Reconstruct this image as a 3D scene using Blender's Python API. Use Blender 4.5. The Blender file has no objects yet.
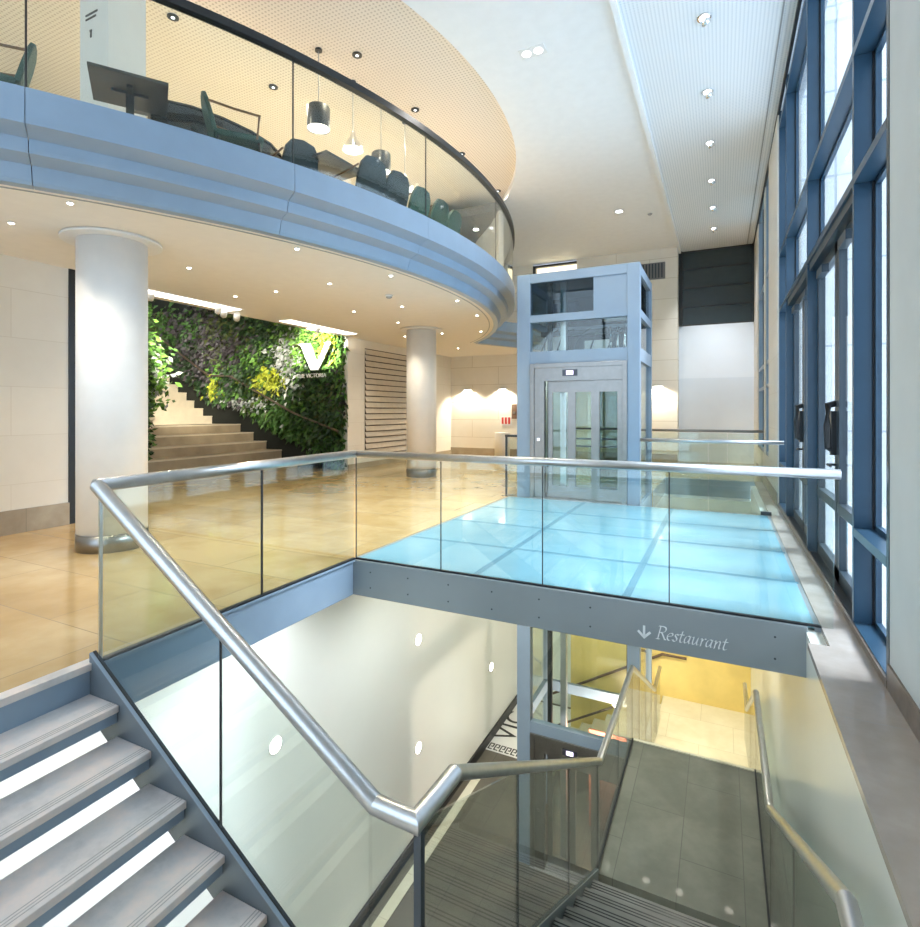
import bpy, bmesh, math, random
from mathutils import Vector, Matrix
random.seed(7)
C = bpy.context.scene.collection
SC = bpy.context.scene
R_ = math.radians

# ------------------------------------------------------------------ camera, world, sun, exposure
cam_d = bpy.data.cameras.new('camera')
cam = bpy.data.objects.new('camera', cam_d); C.objects.link(cam)
cam.location = (0, 0, 1.55)
cam.rotation_euler = (R_(90), 0, R_(26.007))
cam_d.sensor_width = 36; cam_d.sensor_fit = 'AUTO'
cam_d.lens = 36 * 537 / 927
cam_d.shift_x = 0.0
cam_d.shift_y = -(463.5 - 411) / 927
cam_d.clip_start = 0.05
SC.camera = cam
W = bpy.data.worlds.new('sky'); SC.world = W; W.use_nodes = True
W.node_tree.nodes['Background'].inputs[0].default_value = (0.74, 0.87, 1.0, 1)
W.node_tree.nodes['Background'].inputs[1].default_value = 2.1
sun_d = bpy.data.lights.new('sun', 'SUN'); sun = bpy.data.objects.new('sun', sun_d); C.objects.link(sun)
sun_d.energy = 4.8; sun_d.angle = R_(24); sun_d.color = (0.90, 0.95, 1.0)
sun.rotation_euler = (0, R_(47), R_(4))
SC.view_settings.view_transform = 'Standard'; SC.view_settings.look = 'None'
SC.view_settings.gamma = 1.0; SC.view_settings.use_curve_mapping = False
SC.view_settings.exposure = 0.86
cy = SC.cycles
cy.use_denoising = True
cy.max_bounces = 10; cy.diffuse_bounces = 5; cy.glossy_bounces = 5; cy.transmission_bounces = 6
cy.transparent_max_bounces = 40; cy.caustics_reflective = False; cy.caustics_refractive = False
cy.sample_clamp_indirect = 4.0; cy.sample_clamp_direct = 0

# ------------------------------------------------------------------ materials
def newmat(name):
    m = bpy.data.materials.new(name); m.use_nodes = True
    nt = m.node_tree; nt.nodes.clear()
    out = nt.nodes.new('ShaderNodeOutputMaterial')
    return m, nt, out
def pbsdf(nt, out, col=(.8,.8,.8), rough=.5, metal=0, coat=0, spec=.5):
    b = nt.nodes.new('ShaderNodeBsdfPrincipled')
    b.inputs['Base Color'].default_value = (*col, 1); b.inputs['Roughness'].default_value = rough
    b.inputs['Metallic'].default_value = metal; b.inputs['Coat Weight'].default_value = coat
    b.inputs['Specular IOR Level'].default_value = spec
    nt.links.new(b.outputs[0], out.inputs[0]); return b
def noise(nt, scale, detail=4, vec=None, rough=.55):
    n = nt.nodes.new('ShaderNodeTexNoise'); n.inputs['Scale'].default_value = scale
    n.inputs['Detail'].default_value = detail; n.inputs['Roughness'].default_value = rough
    if vec is None:
        tc = nt.nodes.new('ShaderNodeTexCoord'); vec = tc.outputs['Object']
    nt.links.new(vec, n.inputs['Vector']); return n
def ramp(nt, fac, stops):
    r = nt.nodes.new('ShaderNodeValToRGB'); e = r.color_ramp.elements
    while len(e) < len(stops): e.new(.5)
    for i, (p, c) in enumerate(stops): e[i].position = p; e[i].color = (*c, 1)
    nt.links.new(fac, r.inputs[0]); return r.outputs[0]
def simple(name, col, rough=.5, metal=0, coat=0, var=.05, scale=6, spec=.5):
    m, nt, out = newmat(name); b = pbsdf(nt, out, col, rough, metal, coat, spec)
    n = noise(nt, scale)
    c0 = tuple(max(0, c*(1-var)) for c in col); c1 = tuple(min(1, c*(1+var)) for c in col)
    nt.links.new(ramp(nt, n.outputs[0], [(.3, c0), (.7, c1)]), b.inputs['Base Color'])
    return m
def emis(name, col, st):
    m, nt, out = newmat(name); e = nt.nodes.new('ShaderNodeEmission')
    e.inputs[0].default_value = (*col, 1); e.inputs[1].default_value = st
    nt.links.new(e.outputs[0], out.inputs[0]); return m
def axes(nt, a, b):
    """object-space vector (coordinate a, coordinate b, 0)"""
    tc = nt.nodes.new('ShaderNodeTexCoord'); s = nt.nodes.new('ShaderNodeSeparateXYZ')
    nt.links.new(tc.outputs['Object'], s.inputs[0])
    c = nt.nodes.new('ShaderNodeCombineXYZ')
    nt.links.new(s.outputs[a], c.inputs[0]); nt.links.new(s.outputs[b], c.inputs[1])
    return c.outputs[0]
def tiles(name, a, b, cols, joint, tw, th, rough=.3, coat=0, mortar=.004, nscale=1.2, offset=.5, spec=.5, bump=0):
    m, nt, out = newmat(name); p = pbsdf(nt, out, cols[0], rough, 0, coat, spec)
    v = axes(nt, a, b)
    br = nt.nodes.new('ShaderNodeTexBrick'); nt.links.new(v, br.inputs['Vector'])
    br.inputs['Scale'].default_value = 1; br.inputs['Brick Width'].default_value = tw; br.inputs['Row Height'].default_value = th
    br.inputs['Mortar Size'].default_value = mortar; br.inputs['Mortar Smooth'].default_value = .2; br.offset = offset
    br.inputs['Color1'].default_value = (.35,.35,.35,1); br.inputs['Color2'].default_value = (.65,.65,.65,1)
    n = noise(nt, nscale, 6); n2 = noise(nt, nscale*7, 5)
    mx = nt.nodes.new('ShaderNodeMath'); mx.operation = 'MULTIPLY_ADD'
    nt.links.new(br.outputs['Color'], mx.inputs[0]); mx.inputs[1].default_value = .45
    nt.links.new(n.outputs[0], mx.inputs[2])
    mx2 = nt.nodes.new('ShaderNodeMath'); mx2.operation = 'MULTIPLY_ADD'
    nt.links.new(n2.outputs[0], mx2.inputs[0]); mx2.inputs[1].default_value = .3; nt.links.new(mx.outputs[0], mx2.inputs[2])
    k = len(cols)
    c = ramp(nt, mx2.outputs[0], [(.55 + .5*i/max(1, k-1), cols[i]) for i in range(k)])
    mix = nt.nodes.new('ShaderNodeMix'); mix.data_type = 'RGBA'
    nt.links.new(br.outputs['Fac'], mix.inputs[0]); nt.links.new(c, mix.inputs[6]); mix.inputs[7].default_value = (*joint, 1)
    nt.links.new(mix.outputs[2], p.inputs['Base Color'])
    return m
def perforated(name, col, dot, pitch, size):
    m, nt, out = newmat(name); p = pbsdf(nt, out, col, .8)
    v = axes(nt, 0, 1)
    sc = nt.nodes.new('ShaderNodeVectorMath'); sc.operation = 'SCALE'; nt.links.new(v, sc.inputs[0]); sc.inputs['Scale'].default_value = 1/pitch
    fr = nt.nodes.new('ShaderNodeVectorMath'); fr.operation = 'FRACTION'; nt.links.new(sc.outputs[0], fr.inputs[0])
    ds = nt.nodes.new('ShaderNodeVectorMath'); ds.operation = 'DISTANCE'; nt.links.new(fr.outputs[0], ds.inputs[0]); ds.inputs[1].default_value = (.5,.5,0)
    lt = nt.nodes.new('ShaderNodeMath'); lt.operation = 'LESS_THAN'; nt.links.new(ds.outputs['Value'], lt.inputs[0]); lt.inputs[1].default_value = size
    mix = nt.nodes.new('ShaderNodeMix'); mix.data_type = 'RGBA'; nt.links.new(lt.outputs[0], mix.inputs[0])
    mix.inputs[6].default_value = (*col, 1); mix.inputs[7].default_value = (*dot, 1)
    nt.links.new(mix.outputs[2], p.inputs['Base Color']); return m
def glass(name, tint, base=.05, power=4.0, refl=.85, rough=0.0):
    m, nt, out = newmat(name)
    t = nt.nodes.new('ShaderNodeBsdfTransparent'); t.inputs[0].default_value = (*tint, 1)
    g = nt.nodes.new('ShaderNodeBsdfGlossy'); g.inputs['Roughness'].default_value = rough
    lw = nt.nodes.new('ShaderNodeLayerWeight'); lw.inputs[0].default_value = .5
    pw = nt.nodes.new('ShaderNodeMath'); pw.operation = 'POWER'; nt.links.new(lw.outputs['Facing'], pw.inputs[0]); pw.inputs[1].default_value = power
    ma = nt.nodes.new('ShaderNodeMath'); ma.operation = 'MULTIPLY_ADD'; nt.links.new(pw.outputs[0], ma.inputs[0]); ma.inputs[1].default_value = refl; ma.inputs[2].default_value = base
    mx = nt.nodes.new('ShaderNodeMixShader'); nt.links.new(ma.outputs[0], mx.inputs[0])
    nt.links.new(t.outputs[0], mx.inputs[1]); nt.links.new(g.outputs[0], mx.inputs[2]); nt.links.new(mx.outputs[0], out.inputs[0])
    return m

M = {}
M['marble'] = tiles('polished beige marble floor', 0, 1, [(.34,.205,.075), (.49,.325,.14), (.62,.46,.245)], (.30,.22,.13), 1.5, .75, .16, .25, .004, .5)
M['ledge'] = tiles('pale grey stone ledge', 1, 0, [(.29,.245,.21), (.39,.34,.30), (.50,.45,.41)], (.35,.33,.31), 2.2, 9, .25, .2, .003, 1.0)
M['tread'] = tiles('pink grey stone tread', 1, 0, [(.46,.44,.44), (.66,.62,.61), (.80,.68,.63)], (.3,.27,.25), 20, 20, .35, .1, .0, 3.2)
M['tread_strip'] = simple('dark ribbed nosing', (.42,.40,.39), .6)
M['lower_tread'] = simple('dark grey stone tread', (.22,.215,.205), .45, var=.2, scale=2.5)
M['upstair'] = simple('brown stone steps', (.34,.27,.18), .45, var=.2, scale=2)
M['upstair_nose_and_lit'] = simple('pale stone nosing and lit step', (.62,.54,.40), .45)
M['dark_stone'] = tiles('dark green grey stone', 1, 0, [(.12,.125,.10), (.165,.165,.135), (.215,.21,.175)], (.11,.11,.09), 1.3, .6, .45, .15, .004, 1.2)
M['brown_floor'] = tiles('dark brown lower floor', 1, 0, [(.08,.07,.06), (.11,.10,.08), (.14,.125,.10)], (.03,.03,.028), 1.2, .6, .35, .1, .004, 1.2)
M['pale_floor'] = tiles('pale lower floor', 0, 1, [(.62,.57,.42), (.70,.66,.52), (.76,.73,.6)], (.5,.46,.35), 1.2, .9, .25, .2, .004, 1.0)
M['cream_wall'] = tiles('cream stone wall', 1, 2, [(.70,.67,.61), (.74,.71,.65), (.78,.75,.69)], (.64,.60,.53), 2.4, .62, .6, 0, .004, .6)
M['cream_wall_x'] = tiles('cream stone back wall', 0, 2, [(.76,.72,.63), (.80,.76,.68), (.83,.80,.73)], (.60,.55,.46), 2.0, .62, .6, 0, .008, .6)
M['grey_wall'] = simple('light grey plaster', (.53,.57,.58), .6, var=.04, scale=2)
M['white_wall'] = simple('glossy white wall panel', (.88,.90,.88), .28, var=.02, scale=.6, coat=.3)
M['side_wall'] = simple('pale green white wall', (.80,.82,.76), .25, var=.03, scale=.6)
M['yellow_wall'] = simple('warm yellow plaster wall', (.72,.56,.20), .45, var=.08, scale=2)
M['frost'] = simple('white frosted panel', (.80,.85,.92), .5, var=.03, scale=.8)
M['frost2'] = simple('bluish white wall panel', (.72,.78,.86), .5, var=.03, scale=.8)
M['granite'] = simple('brown granite', (.15,.115,.09), .3, var=.3, scale=14)
M['skirting'] = tiles('brown stone skirting', 1, 2, [(.26,.21,.15), (.33,.28,.21), (.40,.35,.27)], (.2,.17,.13), 1.5, 3, .3, .1, .003, 1.5)
M['ceil'] = simple('white ceiling', (.88,.89,.90), .8, var=.02)
M['ceil_perf'] = perforated('white perforated ceiling', (.86,.88,.90), (.62,.66,.70), .045, .26)
M['mezz_perf'] = perforated('cream perforated ceiling', (.86,.77,.66), (.60,.51,.42), .055, .26)
M['soffit'] = simple('cream white soffit', (.80,.77,.72), .7, var=.02)
M['column'] = simple('white column paint', (.80,.80,.80), .45, var=.02)
M['bluepaint'] = simple('blue grey painted steel', (.265,.35,.455), .35, var=.04, scale=3)
M['liftpaint'] = simple('grey blue painted frame', (.25,.32,.405), .35, var=.03, scale=3)
M['beam'] = simple('grey painted steel plate', (.265,.30,.32), .38, 0.1, var=.08, scale=1.0)
M['navy'] = simple('dark blue window frame', (.026,.062,.105), .3, var=.06)
M['darkframe'] = simple('dark door frame', (.03,.045,.06), .35)
M['black'] = simple('black metal', (.015,.017,.02), .35)
M['gasket'] = simple('black gasket', (.012,.014,.018), .6)
M['stringer'] = simple('dark grey steel stringer', (.13,.155,.18), .4, var=.05)
M['steel'] = simple('brushed stainless steel', (.55,.55,.55), .36, 1.0, var=.06, scale=12)
M['steel_warm'] = simple('brushed door steel', (.27,.258,.245), .32, 1.0, var=.06, scale=10)
M['chrome'] = simple('chrome', (.8,.8,.8), .1, 1.0, var=.02)
M['glass'] = glass('clear balustrade glass', (.94,.98,.965), .05, 4.0, .8)
M['glass_edge'] = simple('green glass edge', (.02,.06,.06), .3)
M['winglass'] = glass('window glass', (.93,.97,1.0), .03, 4.0, .6)
M['darkglass'] = glass('dark tinted glass', (.50,.58,.60), .05, 3.5, .8)
M['lamp'] = emis('lamp glow', (1.0, .93, .80), 14)
M['lamp_cool'] = emis('lamp glow cool', (.95, .97, 1.0), 2.5)
M['display'] = emis('lift display', (.80, .72, 1.0), 2.2)
M['display_case'] = simple('display case', (.05,.05,.07), .3)
M['white'] = simple('white plastic', (.82,.82,.80), .4, var=.02)
M['grey'] = simple('grey plastic', (.35,.36,.37), .5)
M['green_fabric'] = simple('dark green fabric', (.035,.085,.065), .7, var=.2, scale=20)
M['black_fabric'] = simple('dark grey fabric', (.03,.04,.045), .7, var=.2, scale=20)
M['wood'] = simple('brown wood arm', (.22,.10,.04), .4)
M['tabletop'] = simple('dark table underside', (.05,.046,.042), .5)
M['gloss_black'] = simple('glossy black laminate', (.02,.02,.02), .06, coat=.6)
M['soil'] = simple('black planting felt', (.012,.014,.010), .9)
M['louvre'] = simple('cream louvre slat', (.62,.56,.48), .5)
M['louvre_gap'] = simple('dark louvre recess', (.06,.045,.035), .8)
M['vent'] = simple('grey vent', (.20,.20,.21), .5)
M['lettering'] = simple('white lettering', (.85,.87,.88), .5)
M['dark_letter'] = simple('dark lettering', (.03,.03,.03), .5)
M['red'] = simple('red sign print', (.55,.04,.04), .5)
M['brown_box'] = simple('brown panel', (.22,.14,.10), .4)
M['salmon'] = simple('salmon pink panel', (.62,.20,.13), .4)
M['facade'] = tiles('pale stone facade', 0, 2, [(.74,.76,.78), (.78,.80,.82), (.82,.84,.86)], (.5,.53,.56), 3.2, 1.5, .7, 0, .02, .4, 0)
M['paving'] = tiles('outdoor paving', 0, 1, [(.55,.57,.6), (.62,.64,.66), (.68,.7,.72)], (.45,.47,.5), 1.0, 1.0, .7)
# frosted cyan bridge floor glass
def bridge_glass():
    m, nt, out = newmat('cyan frosted floor glass')
    p = pbsdf(nt, out, (.20,.58,.72), .12, 0, .4)
    n = noise(nt, 1.2, 3)
    nt.links.new(ramp(nt, n.outputs[0], [(.3,(.20,.45,.58)), (.7,(.30,.55,.66))]), p.inputs['Base Color'])
    return m
M['floorglass'] = bridge_glass()
M['joint'] = simple('blue glass joint', (.13,.30,.40), .2)
LEAF = {k: simple('leaf ' + k, c, .55, var=.35, scale=9) for k, c in {
    'deep': (.018,.05,.012), 'mid': (.05,.13,.02), 'fresh': (.13,.28,.04), 'lime': (.38,.42,.03),
    'purple': (.06,.05,.055), 'silver': (.38,.40,.38), 'olive': (.07,.09,.02)}.items()}

# ------------------------------------------------------------------ mesh builder
class MB:
    def __init__(s): s.bm = bmesh.new()
    def box(s, x0, x1, y0, y1, z0, z1):
        v = [s.bm.verts.new((x, y, z)) for z in (z0, z1) for y in (y0, y1) for x in (x0, x1)]
        for f in ((0,2,3,1),(4,5,7,6),(0,1,5,4),(2,6,7,3),(0,4,6,2),(1,3,7,5)): s.bm.faces.new([v[i] for i in f])
        return s
    def prism(s, pts, vec):
        """extrude a planar polygon of 3-D points along vec"""
        vec = Vector(vec); a = [s.bm.verts.new(p) for p in pts]; b = [s.bm.verts.new(Vector(p)+vec) for p in pts]
        n = len(pts); fs = [s.bm.faces.new(a), s.bm.faces.new(list(reversed(b)))]
        for i in range(n): s.bm.faces.new((a[i], b[i], b[(i+1)%n], a[(i+1)%n]))
        return s
    def poly(s, pts):
        s.bm.faces.new([s.bm.verts.new(p) for p in pts]); return s
    def tube(s, pts, r, seg=12, cap=True):
        pts = [Vector(p) for p in pts]; rings = []; n = len(pts)
        for i, p in enumerate(pts):
            d1 = (pts[i]-pts[i-1]).normalized() if i > 0 else None
            d2 = (pts[i+1]-pts[i]).normalized() if i < n-1 else None
            d = ((d1 or d2) + (d2 or d1)).normalized()
            k = 1.0
            if d1 and d2: k = 1/max(.35, math.cos(d1.angle(d2)/2))
            up = Vector((0,0,1)) if abs(d.z) < .95 else Vector((0,1,0))
            a = d.cross(up).normalized(); b = a.cross(d).normalized()
            bend = None
            if d1 and d2 and (d2-d1).length > 1e-4: bend = (d2-d1).normalized()
            ring = []
            for j in range(seg):
                t = 2*math.pi*j/seg; o = a*math.cos(t)*r + b*math.sin(t)*r
                if bend: o = o + bend*o.dot(bend)*(k-1)
                ring.append(s.bm.verts.new(p+o))
            rings.append(ring)
        for i in range(n-1):
            for j in range(seg):
                f = s.bm.faces.new((rings[i][j], rings[i][(j+1)%seg], rings[i+1][(j+1)%seg], rings[i+1][j])); f.smooth = True
        for i in range(1, n-1):
            if (pts[i]-pts[i-1]).angle(pts[i+1]-pts[i]) > .2:
                for j in range(seg):
                    e = s.bm.edges.get((rings[i][j], rings[i][(j+1)%seg]))
                    if e: e.smooth = False
        if cap:
            s.bm.faces.new(list(reversed(rings[0]))); s.bm.faces.new(rings[-1])
        return s
    def lathe(s, prof, cx=0, cy=0, seg=32, caps=True):
        rings = [[s.bm.verts.new((cx+r*math.cos(2*math.pi*j/seg), cy+r*math.sin(2*math.pi*j/seg), z)) for j in range(seg)] for r, z in prof]
        for i in range(len(prof)-1):
            for j in range(seg):
                f = s.bm.faces.new((rings[i][j], rings[i][(j+1)%seg], rings[i+1][(j+1)%seg], rings[i+1][j])); f.smooth = True
        if caps:
            s.bm.faces.new(list(reversed(rings[0]))); s.bm.faces.new(rings[-1])
        return s
    def arc(s, prof, cx, cy, a0, a1, n=48, close=False, smooth=True):
        """sweep profile of (radius, z) around a vertical axis; close joins the last profile point to the first"""
        cols = []
        for i in range(n+1):
            a = a0 + (a1-a0)*i/n
            cols.append([s.bm.verts.new((cx+r*math.cos(a), cy+r*math.sin(a), z)) for r, z in prof])
        k = len(prof)
        for i in range(n):
            for j in range(k if close else k-1):
                j2 = (j+1) % k
                f = s.bm.faces.new((cols[i][j], cols[i+1][j], cols[i+1][j2], cols[i][j2])); f.smooth = False
        if close:
            s.bm.faces.new(cols[0]); s.bm.faces.new(list(reversed(cols[-1])))
        return s
def wloc(o):
    v = Vector((0,0,0))
    while o is not None: v += o.location; o = o.parent
    return v
def obj(name, mb, mat, parent=None, local=False, label=None, bevel=0, kind=None):
    me = bpy.data.meshes.new(name); bm = mb.bm
    if parent is not None and not local:
        bmesh.ops.translate(bm, verts=bm.verts, vec=-wloc(parent))
    bmesh.ops.recalc_face_normals(bm, faces=bm.faces)
    bm.to_mesh(me); bm.free(); me.materials.append(mat)
    o = bpy.data.objects.new(name, me); C.objects.link(o)
    if parent is not None: o.parent = parent
    if label: o['label'] = label
    if kind: o['kind'] = kind
    if bevel:
        bv = o.modifiers.new('bevel', 'BEVEL'); bv.width = bevel; bv.segments = 2; bv.limit_method = 'ANGLE'
    return o
def tag(o, label, cat, group=None, kind=None):
    o['label'] = label; o['category'] = cat
    if group: o['group'] = group
    if kind: o['kind'] = kind
    return o
def thing(name, label, cat, loc=(0,0,0), group=None, rotz=0):
    o = bpy.data.objects.new(name, None); C.objects.link(o); o.location = loc; o.rotation_euler = (0,0,rotz)
    o.empty_display_size = .1
    return tag(o, label, cat, group)
def struct(name, mb, mat, label=None, cat=None, parent=None):
    o = obj(name, mb, mat, parent)
    if parent is None: o['kind'] = 'structure'
    if label: o['label'] = label
    if cat: o['category'] = cat
    return o
def dup(root, loc, rotz=0, label=None, group=None):
    r = root.copy(); C.objects.link(r); r.location = loc; r.rotation_euler = (0,0,rotz)
    if label: r['label'] = label
    if group: r['group'] = group
    for ch in list(root.children):
        c = ch.copy(); C.objects.link(c); c.parent = r
        for g in list(ch.children):
            d = g.copy(); C.objects.link(d); d.parent = c
    return r
def spot(name, loc, energy, color=(1,.82,.58), size=100, blend=.6, radius=.04, target=None):
    d = bpy.data.lights.new(name, 'SPOT'); d.energy = energy; d.color = color
    d.spot_size = R_(size); d.spot_blend = blend; d.shadow_soft_size = radius
    o = bpy.data.objects.new(name, d); C.objects.link(o); o.location = loc
    if target is not None:
        o.rotation_euler = (Vector(target)-Vector(loc)).to_track_quat('-Z', 'Y').to_euler()
    return o
def point(name, loc, energy, color=(1,.82,.58), radius=.06):
    d = bpy.data.lights.new(name, 'POINT'); d.energy = energy; d.color = color; d.shadow_soft_size = radius
    o = bpy.data.objects.new(name, d); C.objects.link(o); o.location = loc; return o
def text_mesh(name, body, mat, size, mtx, parent, shear=0, depth=.002, label=None, spacing=1.0):
    cu = bpy.data.curves.new(name, 'FONT'); cu.body = body; cu.size = size; cu.shear = shear; cu.extrude = depth
    cu.space_character = spacing
    t = bpy.data.objects.new(name, cu); C.objects.link(t)
    dg = bpy.context.evaluated_depsgraph_get(); me = bpy.data.meshes.new_from_object(t.evaluated_get(dg))
    bpy.data.objects.remove(t)
    me.transform(mtx); me.transform(Matrix.Translation(-wloc(parent)))
    me.materials.clear(); me.materials.append(mat)
    o = bpy.data.objects.new(name, me); C.objects.link(o); o.parent = parent
    if label: o['label'] = label
    return o

# ------------------------------------------------------------------ key dimensions
WX = .84            # inner face of the window wall
CX, CY = -13.2, 7.65  # centre of the curved balcony
A0, A1 = R_(-72), R_(42.7)
ZL = -6.6           # lower floor

# ------------------------------------------------------------------ floors
f = MB()
f.box(-8.85, -3.5, -3, 17.4, -.36, 0)
f.box(-20, -8.85, 4.4, 11.6, -.36, 0)
f.box(-3.5, -1.2, 10.95, 17.4, -.36, 0)
f.box(-3.5, -3.35, 9.25, 10.95, -.36, 0)
f.box(-1.2, .84, 13.4, 17.9, -.36, 0)
f.box(-3.5, .5, -3, .12, -.36, 0)
struct('floor', f, M['marble'])
f = MB()
f.prism([(.515,-3,0),(1.05,-3,0),(1.05,13.4,0),(.64,13.4,0),(.64,4.25,0),(.515,4.25,0)], (0,0,-.04))
struct('trim_1', f, M['ledge'])
f = MB().box(-5.16, .5, -1, 14.6, ZL-.2, ZL)
struct('floor.001', f, M['brown_floor'])

# ------------------------------------------------------------------ walls of the stairwell
struct('wall_stairwell_left', MB().box(-5.4, -5.16, -1, 14.6, ZL-.2, -.37), M['white_wall'])
struct('baseboard_stairwell', MB().box(-5.16, -5.12, -1, 14.4, ZL, ZL+.22), M['black'])
struct('trim_2', MB().box(-4.98, -4.80, -1, 11.2, ZL, ZL+.012), M['pale_floor'])
struct('wall_stairwell_right', MB().box(.545, .64, -1, 13.0, ZL-.2, -.04), M['side_wall'])
struct('wall_stairwell_back', MB().box(-3.3, .545, 12.9, 13.1, ZL-.2, -1.9), M['yellow_wall'])
struct('wall_stairwell_back.003', MB().box(-3.3, .545, 12.95, 13.4, -1.9, -.38), M['side_wall'])
struct('wall_stairwell_back.001', MB().box(-5.16, -3.1, 14.6, 14.7, ZL-.2, -.38), M['side_wall'])
struct('wall_stairwell_back.002', MB().box(-3.3, -3.2, 13.1, 14.6, ZL-.2, -.38), M['side_wall'])
struct('wall_stairwell_front', MB().box(-5.16, .5, -1.1, -.9, ZL-.2, -.37), M['side_wall'])

# ------------------------------------------------------------------ upper walls
struct('wall_left', MB().box(-8.3, -8.05, -3, 4.26, 0, 3.5), M['cream_wall'])
struct('baseboard_left', MB().box(-8.06, -8.02, -3, 4.26, 0, .30), M['skirting'])
struct('trim_3', MB().box(-8.34, -8.03, 4.26, 4.36, 0, 3.5), M['black'])
struct('wall_grille', MB().box(-9.05, -8.85, 11.4, 17.4, 0, 3.5), M['cream_wall'])
struct('baseboard_grille', MB().box(-8.85, -8.82, 11.4, 17.4, 0, .14), M['skirting'])
w = MB(); w.box(-9.05, -1.2, 17.4, 17.6, 0, 5.75); w.box(-9.05,-5.75,17.4,17.6,5.75,6.7); w.box(-4.25,-1.2,17.4,17.6,5.75,6.7)
w.box(-1.35, -1.2, 17.6, 18.2, 0, 6.7)
struct('wall_back', w, M['cream_wall_x'])
struct('baseboard_back', MB().box(-8.85, -1.2, 17.37, 17.4, 0, .24), M['skirting'])
w = thing('window_5', 'narrow warm lit high window with black frame above the lift', 'window', (-5, 17.45, 5.75)); w['kind'] = 'structure'
fr = MB(); fr.box(-5.75,-5.66,17.42,17.6,5.75,6.45); fr.box(-5.75,-4.25,17.42,17.6,6.38,6.45)
obj('window_frame', fr, M['black'], w)
obj('pane', MB().box(-5.66,-4.25,17.56,17.6,5.75,6.38), emis('warm lit room behind', (1,.86,.55), 1.3), w)
# far recess: dark clerestory and white panel
struct('wall_far', MB().box(-1.2, 1.1, 17.9, 18.1, 2.55, 4.16), M['frost'])
struct('wall_far.001', MB().box(-1.2, 1.1, 17.88, 18.1, 0, 2.55), M['frost2'])
w = thing('window_6', 'dark glazed clerestory of four wide panes under the ceiling at the far end', 'window', (0, 17.9, 4.16)); w['kind'] = 'structure'
fr = MB(); fr.box(-1.2,-1.1,17.84,18.0,4.16,6.5); fr.box(.80,.9,17.84,18.0,4.16,6.5)
for z in (4.16, 4.72, 5.3, 5.88, 6.42): fr.box(-1.1,.8,17.915,18.0,z,z+.05)
obj('window_frame', fr, M['black'], w)
dcg = simple('dark clerestory glass', (.035,.05,.055), .25)
for z, z1 in ((4.20,4.73),(4.76,5.31),(5.34,5.89),(5.92,6.44)): obj('pane', MB().box(-1.12,.82,17.93,17.95,z,z1), dcg, w)
# right wall pier, far pier, wall strips around the far windows
w = MB(); w.box(WX, 1.1, -3, 3.74, .0, 6.7)
struct('wall_right', w, M['grey_wall'])
struct('baseboard_right', MB().box(WX-.012, WX, -3, 3.74, 0, .14), M['granite'])
struct('trim_4', MB().box(WX-.004, 1.12, 3.74, 3.79, 0, 6.6), M['darkframe'])
w = MB(); w.box(WX-.02, 1.15, 10.2, 12.1, 0, 6.6); w.box(WX, 1.15, 12.1, 15.9, 0, .62); w.box(WX, 1.15, 13.35, 13.75, .62, 6.5); w.box(WX,1.15,15.9,18.0,0,6.6)
struct('wall_right.001', w, M['cream_wall'])
struct('baseboard_right.001', MB().box(WX-.04, WX-.02, 10.2, 15.9, 0, .2), M['skirting'])

# ------------------------------------------------------------------ ceilings
def arcpts(cx, cy, r, a0, a1, n, z): return [(cx+r*math.cos(a0+(a1-a0)*i/n), cy+r*math.sin(a0+(a1-a0)*i/n), z) for i in range(n+1)]
RC, RX, RY = 7.53, -10.74, 7.48
m_ = MB()
arcp = arcpts(RX, RY, RC, R_(90), R_(-90), 64, 6.5)
for i in range(64):
    a, b = arcp[i], arcp[i+1]
    m_.poly([a, b, (-1.2, b[1], 6.5), (-1.2, a[1], 6.5)])
m_.poly([(RX,RY+RC,6.5),(-1.2,RY+RC,6.5),(-1.2,18.2,6.5),(RX,18.2,6.5)])
m_.poly([(RX,RY-RC,6.5),(-1.2,RY-RC,6.5),(-1.2,-3,6.5),(RX,-3,6.5)])
# thickness edge up to the recess
for i in range(64):
    a, b = arcp[i], arcp[i+1]
    m_.poly([a, b, (b[0], b[1], 6.66), (a[0], a[1], 6.66)])
struct('ceiling', m_, M['ceil'])
struct('ceiling.001', MB().box(-1.13, WX+.3, -3, 18.2, 6.46, 6.6), M['ceil_perf'])
struct('trim_5', MB().box(-1.2, -1.13, -3, 17.9, 6.40, 6.6), M['ceil'])
struct('trim_6', MB().box(.66, .68, -3, 17.9, 6.455, 6.47), M['grey'])
struct('trim_7', MB().box(.815, .85, -3, 17.9, 6.40, 6.47), M['black'])
struct('ceiling.002', MB().box(-20, -2.9, -1, 16, 6.66, 6.75), M['mezz_perf'])
struct('wall_gallery', MB().box(-20.2, -20, -3, 18, 0, 6.8), M['cream_wall'])
struct('wall_gallery.001', MB().box(-20, -9.05, 17.4, 17.6, 0, 6.8), M['cream_wall_x'])
struct('wall_gallery.002', MB().box(-20, -7.6, -3.2, -3, 0, 6.8).box(-1.0, .84, -3.2, -3, 0, 6.8), M['cream_wall_x'])
w = thing('window_9', 'added blue framed front glazing letting daylight in behind the viewpoint', 'window', (-5, -3.1, 0)); w['kind'] = 'structure'  # unseen glazing added to bring daylight in from behind the camera
for x in (-7.55,-5.9,-4.2,-2.6,-1.04): obj('mullion', MB().box(x-.04,x+.04,-3.2,-3.0,0,6.5), M['navy'], w)
for z in (0.0,.7,3.2,6.42): obj('transom', MB().box(-7.6,-1.0,-3.15,-3.05,z,z+.07), M['navy'], w)
obj('pane', MB().box(-7.55,-1.02,-3.11,-3.10,.05,6.45), M['winglass'], w)

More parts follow.
